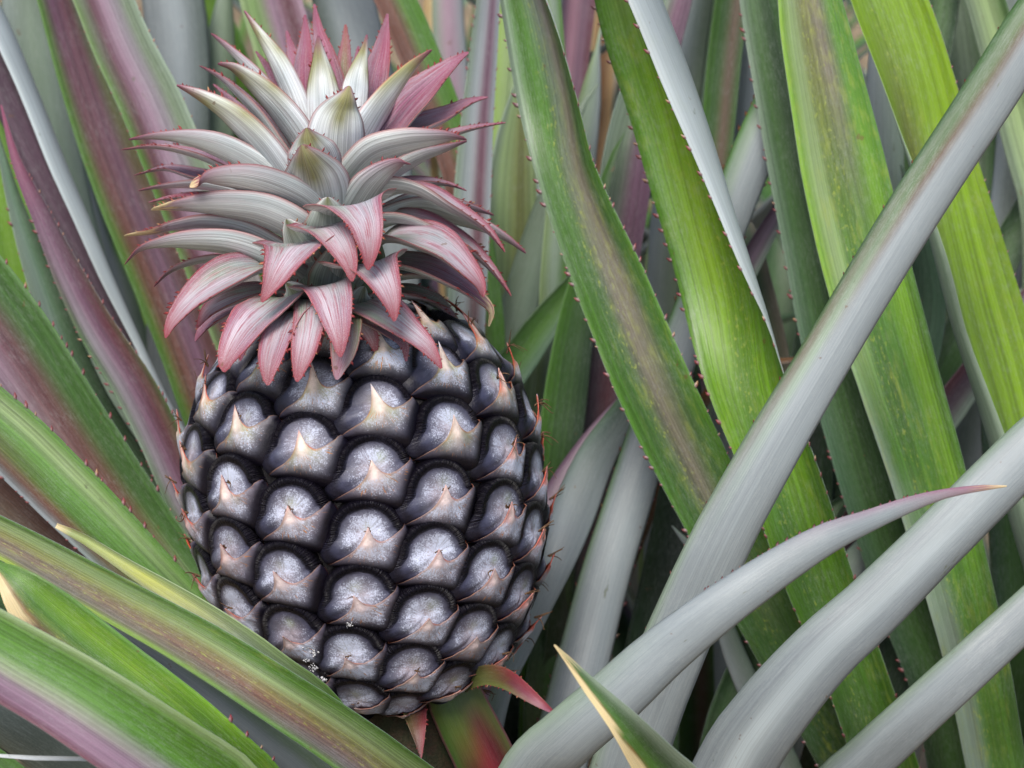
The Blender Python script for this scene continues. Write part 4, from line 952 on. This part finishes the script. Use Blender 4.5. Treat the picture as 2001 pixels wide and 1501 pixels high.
# ---- leafy bracts under the fruit
px_leaf(plantM, [(862, 1270, -1.8, 60), (878, 1330, -1.9, 104), (898, 1385, -1.9, 114), (926, 1440, -1.8, 118), (955, 1500, -1.6, 122), (985, 1580, -1.2, 124)],
        ['green'], [['deepolive', 'deepolive'], ['deepolive', 'midgreen', 'midgreen', 'deepolive'], ['midgreen', 'deepolive', 'darkmaroon', 'deepolive'], ['midgreen', 'darkmaroon', 'crimson', 'darkmaroon', 'deepolive'], ['deepolive', 'darkmaroon', 'crimson', 'crimson', 'darkmaroon', 'deepolive']], roll=180, arc=.7, dust=(0, .05), base=BASE_M + [.02, -.03, 0], n=50, teeth=(0, 0), margin='rose', name='bract_leaf', label='short red and green leaf directly under the fruit')
px_leaf(plantM, [(1088, 1397, -6, 3), (1055, 1374, -6, 19), (1020, 1348, -5.5, 32), (985, 1326, -4.5, 40), (945, 1320, -3.2, 38), (905, 1338, -2, 30), (885, 1362, -1, 30)],
        [['crimson', 'rose'], ['crimson', 'darkmaroon', 'deepolive'], ['deepolive', 'olive'], ['olive', 'deepolive']], ['deepolive', 'crimson'], roll=0, arc=1.0, base=BASE_M + [0, 0, .3], n=50, tooth_gap=.003, tooth_len=.001, tooth_rng=(.02, .3), name='bract_leaf', bw=.02, label='small curled red and green leaf arching to the right under the fruit')
px_leaf(plantM, [(823, 1482, -3.4, 2), (819, 1440, -3.2, 24), (813, 1405, -2.8, 42), (808, 1372, -1.8, 52)], [['crimson', 'darkmaroon'], ['darkmaroon', 'deepolive']], [['crimson', 'darkmaroon'], ['darkmaroon', 'deepolive']], roll=0, arc=1.1, n=30, tooth_gap=.003, tooth_len=.001, name='bract_leaf', bw=.02, base=BASE_M + [0, 0, .32])
px_leaf(plantM, [(835, 1470, -1.5, 10), (795, 1425, -1.5, 46), (745, 1398, -1.2, 56), (700, 1380, -.5, 50), (660, 1375, .5, 40)], ['darkmaroon', 'darkmaroon'], ['darkmaroon', 'darkmaroon'], roll=0, arc=1.0, n=30, teeth=(0, 0), name='bract_leaf')

# ------------------------------------------------------------------ the crown
cs = np.array([FO + AX * 740 * KPX, FO + AX * 900 * KPX + XX * 0, P(634, 330, 0), P(632, 240, 0)])
cs, _ = catmull(cs, 16)
a, b = tube(cs, np.interp(np.linspace(0, 1, 16), [0, .35, .7, 1], [.022, .021, .015, .004]), 14)
nv = len(a)
part('crown_stem', fruit, fruit, a, b, M_CROWN, col=np.tile(PAL['greygreen'], (nv, 1)), uvp=np.tile([[.5, 0, 0]], (nv, 1)) + np.c_[np.tile(np.arange(14) / 14, 16), np.repeat(np.arange(16) * .01, 14), np.zeros(nv)], par=np.tile([[0, 1., .4]], (nv, 1)))
CO0 = cs[0]
TOPA = [['pinkred', 'pinkred'], ['dustypink', 'rose', 'dustypink'], ['greyviolet', 'dustypink', 'greyviolet'], ['silvergreen', 'greygreen', 'silvergreen'], ['silvergreen', 'greygreen', 'silvergreen']]
TOPR = [['red', 'red', 'red'], ['pinkred', 'lilac', 'lilac', 'pinkred'], ['rose', 'silvergreen', 'lilac', 'silver', 'rose'], ['rose', 'silver', 'silvergreen', 'lilac', 'rose'], ['oliveb', 'silvergreen', 'silver', 'silvergreen'], ['silvergreen', 'silver', 'silvergreen']]
TOPS = [['red', 'red', 'red'], ['rose', 'lilac', 'dustypink', 'rose'], ['rose', 'lilac', 'silver', 'dustypink'], ['greyviolet', 'silvergreen', 'silver', 'greyviolet'], ['silvergreen', 'silvergreen', 'oliveb'], ['silvergreen', 'silver', 'silvergreen']]
TOPP = [['rose', 'rose'], ['dustypink', 'purple', 'dustypink'], ['purple', 'dustypink'], ['greyviolet', 'silver'], ['greygreen', 'silver']]
TOPM = [['rose', 'rose'], ['pinkred', 'rose', 'dustypink'], ['maroon', 'rose', 'purple'], ['purple', 'dustypink'], ['darkpurple', 'greyviolet']]
TOPO = [['tooth', 'tooth'], ['rose', 'oliveb', 'rose'], ['oliveb', 'olive', 'oliveb'], ['olive', 'oliveb']]
UNA = [['rose', 'rose'], ['lilac', 'crownsilver', 'lilac'], ['crownsilver', 'crownsilver', 'palesilver'], ['crownsilver', 'crownsilver'], ['crownsilver', 'palesilver']]
UNW = [['rose', 'rose'], ['crownolive', 'crownolive', 'crownsilver'], ['crownolive', 'crownsilver', 'crownolive'], ['white', 'palesilver', 'white'], ['white', 'white'], ['white', 'palesilver']]
UNI = [['rose', 'crownolive', 'rose'], ['palesilver', 'crownolive', 'crownolive', 'palesilver'], ['white', 'crownsilver', 'crownolive', 'crownsilver', 'white'], ['white', 'white', 'crownsilver', 'white', 'white'], ['white', 'crownsilver', 'white'], ['white', 'white']]
def crown_leaf(pts, top=TOPA, under=UNA, f=.25, arc=1.3, dry=0.0, wmax=1.35, n=44, tl=.0012, tr=.3, margin='tooth', gap=.0022, label=None, thk=.0012, rd=None):
    C, W = [], []
    for p in pts:
        C.append(P(p[0], p[1], p[2])); W.append(p[3] * KPX * (D0 + p[2] * .01) / D0)
    A = np.concatenate([np.array(C), np.array(W)[:, None]], 1)
    q, s = catmull(A, n)
    C, W = q[:, :3], np.maximum(q[:, 3], .0004)
    W = W * (1 - .16 * np.exp(-((s / s[-1] - .2) / .13) ** 2))
    T = nrm(np.gradient(C, axis=0)); B = nrm(CAM - C)
    ax0 = CO0 + AX * max(0.0, float((C[-1] - CO0) @ AX))
    cen = C[: n * 2 // 3].mean(0)
    rad = (cen - ax0) - AX * ((cen - ax0) @ AX); rad = rad / (np.linalg.norm(rad) + 1e-9)
    if rd is not None: rad = nrm(XX * rd[0] + BCK * rd[1])
    side = np.cross(AX, rad)
    Lv = nrm(side - T * (T @ side)[:, None]); Nv = np.cross(Lv, T)
    if Nv[-1] @ (AX * .8 - rad) < 0: Nv = -Nv; Lv = -Lv
    if f:
        ff = np.full(n, f)[:, None]
        # lean the blade a little so that it is not seen edge-on
        edge = 1 - np.abs((Nv * B).sum(1, keepdims=True))
        N2 = Nv + ff * B * sstep(.2, .9, edge)
        N2 = nrm(N2 - T * (N2 * T).sum(1, keepdims=True)); h_ = np.sign((np.cross(T, Lv) * Nv).sum())
        Nv = N2; Lv = np.cross(Nv, T) * h_
        Lv = nrm(Lv)
    Sd = nrm(np.cross(B, T))
    U = np.linspace(-1, 1, 31)[None, :]; hA = arc / 2; a = U * hA
    pr = (np.sin(a) / hA) * (Lv * Sd).sum(1)[:, None] + ((1 - np.cos(a)) / hA) * (Nv * Sd).sum(1)[:, None]
    rg = pr.max(1) - pr.min(1)
    half = W * np.clip(1 / np.maximum(rg, .2), .45, wmax / 2 * 1.5)
    kern = np.ones(7) / 7; half = np.convolve(np.pad(half, 3, mode='edge'), kern, 'valid'); half[0] = min(half[0], .0004)
    shift = half * (pr.max(1) + pr.min(1)) / 2
    shift = np.convolve(np.pad(shift, 3, mode='edge'), kern, 'valid')
    C = C - Sd * shift[:, None]
    return ribbon('crown_leaf', fruit, C, Lv, Nv, half, np.full(n, float(arc)), s, top, under, m=15, mot=.8, th=thk, dust=(1.0, .4), streak=1.15, ustreak=.9,
                  teeth=(1, 1), tooth_len=tl, tooth_gap=gap, tooth_rng=(.01, tr), margin=margin, mat=M_CROWN, dry=dry, wave=.03, label=label)
SB = [['crownsilver', 'olive', 'crownsilver'], ['silvergreen', 'palesilver', 'silvergreen'], ['silvergreen', 'silvergreen']]
CL = [
 # broad bases wrapped round the stem
 ([(560, 428, -4.2, 3), (572, 445, -4.0, 44), (592, 475, -3.6, 74), (612, 520, -2.9, 84), (628, 570, -2.2, 84)], TOPA, SB, 0, {'rd': (-.3, 1), 'arc': 1.2}),
 ([(662, 470, -4.4, 3), (660, 490, -4.2, 50), (654, 520, -3.8, 86), (648, 560, -3.0, 96), (645, 610, -2.2, 96)], TOPA, SB, 0, {'rd': (.1, 1), 'arc': 1.2}),
 ([(640, 385, -4.2, 3), (640, 402, -4.0, 56), (640, 430, -3.6, 90), (640, 470, -2.9, 100), (642, 520, -2.0, 100)], TOPA, SB, 0, {'rd': (0, 1), 'arc': 1.2}),
 ([(560, 552, -4.6, 3), (575, 565, -4.5, 44), (595, 590, -4.0, 74), (612, 620, -3.2, 84), (625, 665, -2.2, 84)], TOPA, SB, 0, {'rd': (-.2, 1), 'arc': 1.2}),
 ([(712, 560, -4.0, 3), (704, 575, -4.0, 40), (692, 600, -3.6, 64), (678, 630, -2.9, 76), (668, 670, -2.0, 76)], TOPA, SB, 0, {'rd': (.5, 1), 'arc': 1.2}),
 # inner, seen from outside
 ([(590, 283, -4.6, 3), (598, 300, -4.4, 55), (612, 330, -3.8, 110), (622, 370, -3.0, 132), (630, 420, -1.8, 110)], TOPA, UNI, 0, {'rd': (-.1, 1), 'arc': 1.0}),
 ([(599, 250, -3.4, 3), (603, 270, -3.2, 60), (612, 300, -2.8, 98), (622, 350, -2.0, 100)], TOPA, UNI, 0, {'rd': (0, 1), 'arc': 1.0}),
 ([(683, 168, -2.2, 3), (676, 190, -2.2, 45), (665, 215, -2.0, 86), (656, 260, -1.7, 113), (655, 325, -1.0, 108)], TOPA, UNI, 0, {'rd': (.1, 1), 'arc': 1.0}),
 ([(622, 70, .0, 2), (624, 100, .0, 25), (628, 140, .0, 50), (632, 200, -.2, 70), (636, 280, -.3, 70)], TOPA, UNW, 0, {'rd': (.1, 1), 'arc': .9}),
 ([(717, 68, .8, 2), (712, 95, .7, 16), (703, 130, .5, 36), (695, 170, .2, 52), (688, 240, 0, 50)], TOPA, UNW, 0, {'rd': (.3, 1), 'arc': .9}),
 ([(478, 21, 1.0, 2), (515, 75, .8, 25), (545, 120, .5, 38), (575, 180, .2, 44), (602, 250, 0, 44)], TOPM, UNW, 0, {'rd': (-.7, .75), 'arc': 1.5}),
 ([(413, 65, .5, 2), (438, 84, .5, 15), (472, 113, .5, 26), (514, 155, .4, 36), (560, 210, .3, 40), (600, 270, 0, 36)], TOPM, UNA, 0, {'rd': (-.9, .35)}),
 ([(426, 124, -1.8, 2), (455, 130, -1.8, 18), (493, 155, -1.6, 36), (543, 201, -1.3, 48), (585, 256, -.9, 54), (610, 310, -.4, 44)], TOPO, UNW, -.5, {'rd': (-.75, .7)}),
 ([(390, 128, -.6, 2), (430, 147, -.6, 24), (472, 180, -.5, 40), (514, 222, -.4, 48), (550, 272, -.2, 50), (590, 330, 0, 44)], TOPP, UNA, .3, {}),
 ([(346, 166, -1.6, 2), (400, 189, -1.8, 28), (455, 222, -1.9, 44), (514, 277, -1.7, 52), (556, 336, -1.2, 58), (600, 400, -.3, 50)], TOPO, UNW, -.3, {'rd': (-.8, .6)}),
 ([(417, 164, 1.2, 2), (455, 197, 1.2, 16), (505, 250, 1.0, 28), (560, 310, .6, 30)], TOPP, UNA, .3, {}),
 # back, seen from inside
 ([(596, 29, 2.6, 2), (596, 80, 2.3, 26), (592, 130, 2.0, 40), (594, 200, 1.5, 46), (610, 290, .6, 40)], TOPM, UNA, 0, {'rd': (0, -1), 'arc': .9}),
 ([(614, 8, 2.4, 2), (622, 60, 2.2, 26), (636, 110, 1.9, 42), (650, 180, 1.4, 54), (645, 270, .6, 50)], TOPM, UNA, 0, {'rd': (0, -1), 'arc': .9}),
 ([(675, 48, 3.0, 2), (675, 80, 2.8, 18), (672, 120, 2.5, 32), (668, 180, 2.0, 40), (655, 270, .8, 40)], TOPO, UNA, 0, {'rd': (0, -1), 'arc': .9}),
 ([(757, 27, 2.6, 2), (747, 90, 2.3, 36), (735, 140, 2.0, 50), (722, 200, 1.4, 52), (680, 290, .5, 46)], TOPM, UNA, 0, {'rd': (0, -1), 'arc': .9}),
 ([(843, 97, .0, 2), (816, 118, -.1, 17), (787, 147, -.3, 32), (745, 197, -.4, 46), (707, 256, -.4, 56), (670, 330, -.2, 50)], TOPO, UNW, -.5, {'rd': (.7, .75)}),
 ([(915, 101, .8, 2), (883, 122, .8, 24), (841, 155, .7, 46), (790, 201, .5, 62), (740, 265, .3, 60), (680, 340, 0, 50)], TOPM, UNA, .6, {'rd': (.8, -.5)}),
 ([(953, 189, 1.6, 2), (917, 197, 1.5, 18), (871, 218, 1.3, 34), (816, 238, .9, 46), (762, 266, .5, 46), (700, 330, 0, 44)], [['rose', 'rose'], ['rose', 'dustypink'], ['green', 'purple'], ['midgreen', 'greygreen']], UNA, .5, {}),
 ([(988, 239, 1.0, 2), (930, 247, .9, 18), (880, 258, .7, 28), (820, 274, .5, 34), (740, 310, .2, 34), (680, 370, 0, 34)], TOPP, UNA, .3, {}),
 ([(912, 272, -1.8, 2), (888, 266, -1.9, 16), (850, 266, -2.0, 36), (787, 272, -2.0, 46), (726, 292, -1.6, 52), (670, 350, -.6, 50)], TOPP, UNA, -0.5, {'arc': 1.4}),
 ([(803, 320, -3.6, 2), (783, 316, -3.6, 17), (757, 325, -3.4, 38), (724, 350, -2.9, 56), (690, 400, -1.8, 64), (665, 440, -.8, 50)], TOPP, UNA, -0.6, {'arc': 1.3}),
 ([(912, 275, .2, 2), (870, 288, .2, 18), (820, 303, .1, 28), (760, 336, .1, 34), (690, 400, 0, 34)], TOPP, UNA, -0.4, {}),
 # left, middle
 ([(252, 272, -1.0, 2), (304, 265, -1.2, 15), (367, 267, -1.3, 32), (430, 282, -1.4, 44), (493, 313, -1.3, 48), (550, 358, -1.0, 48), (600, 420, -.4, 44)], TOPA, UNA, -0.6, {'arc': 1.5}),
 ([(237, 292, .4, 2), (304, 284, .3, 24), (388, 297, .2, 36), (451, 322, .1, 40), (510, 352, .1, 42), (590, 420, 0, 40)], TOPP, UNA, .2, {}),
 ([(262, 342, 1.4, 2), (325, 326, 1.3, 22), (380, 336, 1.1, 32), (430, 350, .8, 34), (520, 400, .3, 34)], TOPP, UNA, .3, {}),
 ([(370, 364, -3.8, 3), (400, 348, -4.0, 26), (451, 342, -4.0, 46), (514, 352, -3.7, 58), (590, 388, -2.8, 66), (645, 450, -1.4, 64)], TOPR, UNA, -0.5, {'dry': .003, 'arc': 1.5}),
 ([(296, 409, -2.4, 3), (333, 402, -2.7, 20), (388, 396, -3.0, 40), (451, 396, -3.2, 52), (514, 406, -3.1, 58), (580, 440, -2.6, 62), (625, 500, -1.2, 60)], TOPR, UNA, -0.35, {'dry': .008, 'arc': 1.5}),
 ([(243, 460, -1.5, 2), (290, 452, -1.7, 26), (340, 438, -1.9, 44), (400, 430, -2.0, 54), (470, 440, -1.8, 58), (535, 470, -1.3, 58), (610, 520, -.4, 50)], TOPR, UNA, 0.1, {'dry': .012}),
 ([(243, 516, -2.0, 2), (270, 487, -2.2, 16), (320, 471, -2.5, 30), (380, 466, -2.7, 42), (450, 471, -2.7, 48), (520, 496, -2.2, 50), (600, 550, -1.0, 44)], TOPP, UNA, -0.3, {'arc': 1.4}),
 ([(290, 395, .5, 2), (330, 385, .5, 14), (390, 380, .4, 24), (470, 395, .2, 30), (560, 440, 0, 30)], TOPM, UNA, .3, {}),
 # lower left
 ([(322, 660, -4.2, 2), (334, 628, -4.3, 26), (370, 580, -4.4, 48), (420, 540, -4.3, 62), (480, 512, -3.8, 68), (545, 515, -2.8, 66), (610, 560, -1.2, 56)], TOPR, UNA, .35, {}),
 ([(384, 640, -3.0, 2), (408, 602, -3.1, 30), (460, 572, -3.0, 40), (525, 562, -2.4, 42), (600, 590, -1.2, 40)], TOPR, UNA, .35, {}),
 ([(380, 666, -2.2, 2), (400, 632, -2.3, 26), (440, 602, -2.3, 42), (500, 588, -2.0, 46), (590, 610, -1.0, 44)], TOPP, UNA, .3, {}),
 # front, drooping
 ([(437, 727, -6.6, 4), (440, 708, -6.6, 32), (452, 680, -6.5, 60), (482, 630, -6.2, 80), (520, 590, -5.6, 76), (555, 570, -4.6, 66), (595, 600, -2.6, 60)], TOPS, UNA, 0, {'arc': .8}),
 ([(523, 753, -6.9, 3), (524, 725, -6.9, 38), (530, 690, -6.8, 62), (545, 640, -6.5, 66), (563, 605, -5.6, 62), (585, 600, -4.2, 56), (610, 630, -2.2, 50)], TOPS, UNA, 0, {'arc': .7}),
 ([(580, 746, -7.2, 3), (585, 720, -7.2, 34), (594, 680, -7.1, 62), (603, 630, -6.7, 68), (607, 590, -5.8, 66), (612, 580, -4.4, 60), (625, 620, -2.2, 56)], TOPR, UNA, 0, {'arc': .7}),
 ([(665, 698, -7.6, 3), (663, 660, -7.5, 44), (656, 615, -7.2, 80), (646, 572, -6.6, 96), (636, 552, -5.4, 92), (632, 570, -3.6, 80), (640, 620, -2.0, 70)], TOPS, UNA, 0, {'arc': .7}),
 ([(658, 742, -6.9, 3), (662, 720, -6.9, 30), (670, 688, -6.8, 60), (674, 650, -6.4, 72), (670, 620, -5.2, 72), (660, 620, -3.5, 66), (655, 650, -2.0, 60)], [['pink', 'dustypink'], ['palegreen', 'dustypink', 'palegreen'], ['greygreen', 'palegreen'], ['midgreen', 'greygreen']], UNA, 0, {'arc': .8}),
 ([(863, 720, -6.2, 2), (852, 700, -6.2, 20), (830, 670, -6.2, 42), (790, 635, -6.0, 60), (745, 600, -5.4, 72), (705, 580, -4.4, 72), (665, 600, -2.4, 60)], TOPR, UNA, .1, {'arc': .9}),
 ([(794, 706, -5.4, 2), (790, 672, -5.5, 22), (765, 645, -5.3, 38), (725, 615, -4.7, 46), (680, 610, -3.0, 44)], TOPP, UNA, .2, {}),
 ([(511, 590, -7.0, 2), (526, 562, -7.0, 34), (546, 520, -6.9, 74), (570, 478, -6.3, 104), (585, 466, -5.2, 96), (600, 490, -3.8, 84), (620, 540, -2.0, 70)], TOPR, UNA, 0, {'arc': .8}),
 ([(688, 550, -7.0, 2), (684, 520, -7.0, 36), (668, 480, -6.8, 68), (645, 444, -6.2, 84), (630, 436, -5.0, 80), (628, 460, -3.6, 76), (640, 500, -2.0, 66)], TOPR, UNA, 0, {'arc': .9}),
 ([(719, 528, -7.4, 2), (722, 490, -7.4, 44), (716, 440, -7.2, 82), (697, 400, -6.5, 104), (682, 390, -5.2, 100), (668, 410, -3.8, 86), (655, 460, -2.0, 70)], TOPR, UNA, 0, {'arc': .9}),
 ([(771, 628, -7.2, 2), (768, 600, -7.2, 32), (758, 565, -7.1, 64), (738, 525, -6.7, 92), (715, 503, -5.8, 96), (695, 515, -4.2, 80), (670, 560, -2.2, 64)], TOPR, UNA, 0, {'arc': .9}),
 ([(620, 690, -5.4, 3), (618, 660, -5.6, 34), (616, 625, -5.4, 56), (620, 595, -4.6, 60), (630, 600, -2.6, 56)], TOPA, UNA, 0, {'arc': .8}),
 # right, middle and lower
 ([(988, 492, -1.4, 2), (955, 447, -1.6, 24), (892, 401, -1.9, 48), (829, 367, -2.0, 58), (766, 359, -1.7, 62), (706, 390, -1.0, 58), (660, 450, -.2, 50)], TOPR, UNA, -0.05, {'arc': 1.5}),
 ([(1028, 494, .6, 2), (995, 467, .5, 15), (950, 441, .4, 28), (895, 420, .3, 36), (820, 400, .1, 40), (720, 430, 0, 40)], TOPP, UNA, -0.4, {}),
 ([(1000, 578, -1.2, 2), (967, 527, -1.4, 22), (925, 481, -1.6, 42), (871, 447, -1.7, 56), (808, 422, -1.6, 60), (745, 425, -1.1, 56), (680, 470, -.3, 50)], TOPR, UNA, 0.05, {'arc': 1.5}),
 ([(946, 580, -3.6, 2), (938, 552, -3.6, 26), (913, 518, -3.6, 48), (871, 476, -3.5, 64), (808, 449, -3.2, 68), (745, 458, -2.4, 62), (680, 505, -1.0, 54)], TOPR, UNA, .3, {}),
 ([(956, 638, -2.6, 2), (961, 607, -2.6, 12), (936, 576, -2.7, 30), (892, 541, -2.7, 48), (829, 512, -2.5, 54), (760, 505, -1.9, 54), (690, 540, -.8, 50)], TOPP, UNA, .2, {'dry': .009}),
 ([(912, 372, .8, 2), (880, 359, .7, 17), (830, 351, .5, 30), (770, 358, .2, 34), (700, 400, 0, 34)], TOPP, UNA, .3, {}),
 ([(900, 560, .2, 2), (860, 540, .0, 26), (800, 530, -.2, 40), (730, 550, -.2, 44), (680, 590, 0, 40)], [['darkgreen', 'dimsilver'], ['bluegreen', 'greygreen']], UNA, .2, {}),
 ([(880, 600, -.8, 2), (850, 580, -.9, 30), (790, 565, -1.0, 44), (720, 575, -.8, 46), (670, 610, -.2, 40)], [['darkgreen', 'dimsilver'], ['bluegreen', 'greygreen']], UNA, .2, {}),
 ([(900, 470, 1.5, 2), (860, 440, 1.4, 26), (800, 420, 1.0, 36), (720, 440, .4, 38)], TOPP, UNA, .2, {}),
 # more leaves between the others
 ([(300, 560, .5, 2), (330, 530, .4, 18), (380, 508, .2, 32), (450, 500, .0, 40), (530, 520, 0, 40), (600, 570, 0, 36)], TOPP, UNA, .1, {}),
 ([(270, 372, .8, 2), (320, 362, .7, 18), (390, 358, .5, 32), (460, 372, .3, 38), (540, 410, 0, 38)], TOPM, UNA, -.1, {}),
 ([(560, 690, -3.6, 2), (556, 660, -3.8, 26), (560, 625, -3.8, 42), (580, 596, -3.2, 46), (610, 600, -2, 44)], TOPP, UNA, 0, {'arc': .8}),
 ([(735, 690, -5.0, 2), (728, 662, -5.2, 30), (712, 630, -5.2, 50), (690, 604, -4.4, 54), (665, 610, -2.4, 50)], TOPS, UNA, 0, {'arc': .8}),
 ([(905, 655, .3, 2), (890, 622, .2, 22), (860, 592, 0, 34), (810, 570, -.2, 42), (750, 575, -.2, 42), (690, 610, 0, 36)], TOPP, UNA, .2, {'dry': .005}),
 ([(965, 420, 1.2, 2), (925, 405, 1.1, 20), (870, 392, .9, 34), (810, 385, .6, 42), (740, 410, .2, 42)], TOPR, UNA, -.1, {}),
 ([(500, 100, 1.6, 2), (530, 140, 1.5, 20), (560, 190, 1.2, 32), (590, 250, .6, 36)], TOPM, UNA, .2, {}),
 ([(800, 130, 1.8, 2), (775, 165, 1.6, 24), (745, 210, 1.2, 38), (705, 270, .6, 42)], TOPM, UNA, .2, {}),
 ([(468, 705, -4.2, 2), (476, 672, -4.3, 26), (500, 630, -4.2, 40), (545, 595, -3.4, 44), (600, 600, -1.8, 40)], TOPM, UNA, .2, {}),
 # hidden ones round the back so the crown is whole from the side
 ([(560, 60, 5.0, 2), (575, 120, 4.6, 30), (590, 200, 3.6, 46), (615, 300, 1.2, 46)], TOPM, UNA, 0, {}),
 ([(700, 90, 5.2, 2), (695, 150, 4.8, 30), (685, 220, 3.6, 46), (660, 310, 1.2, 46)], TOPM, UNA, 0, {}),
 ([(500, 250, 6.0, 2), (530, 280, 5.2, 34), (570, 320, 3.6, 48), (620, 380, 1.0, 46)], TOPP, UNA, 0, {}),
 ([(790, 260, 6.0, 2), (760, 290, 5.2, 34), (720, 330, 3.6, 48), (660, 390, 1.0, 46)], TOPP, UNA, 0, {}),
 ([(560, 520, 7.0, 2), (575, 470, 6.4, 36), (595, 450, 4.6, 52), (630, 500, 1.4, 50)], TOPR, UNA, 0, {}),
 ([(740, 520, 7.0, 2), (720, 470, 6.4, 36), (700, 450, 4.6, 52), (670, 500, 1.4, 50)], TOPR, UNA, 0, {}),
]
for pts, tp, un, f, kw in CL:
    crown_leaf(pts, tp, un, f=f, **kw)
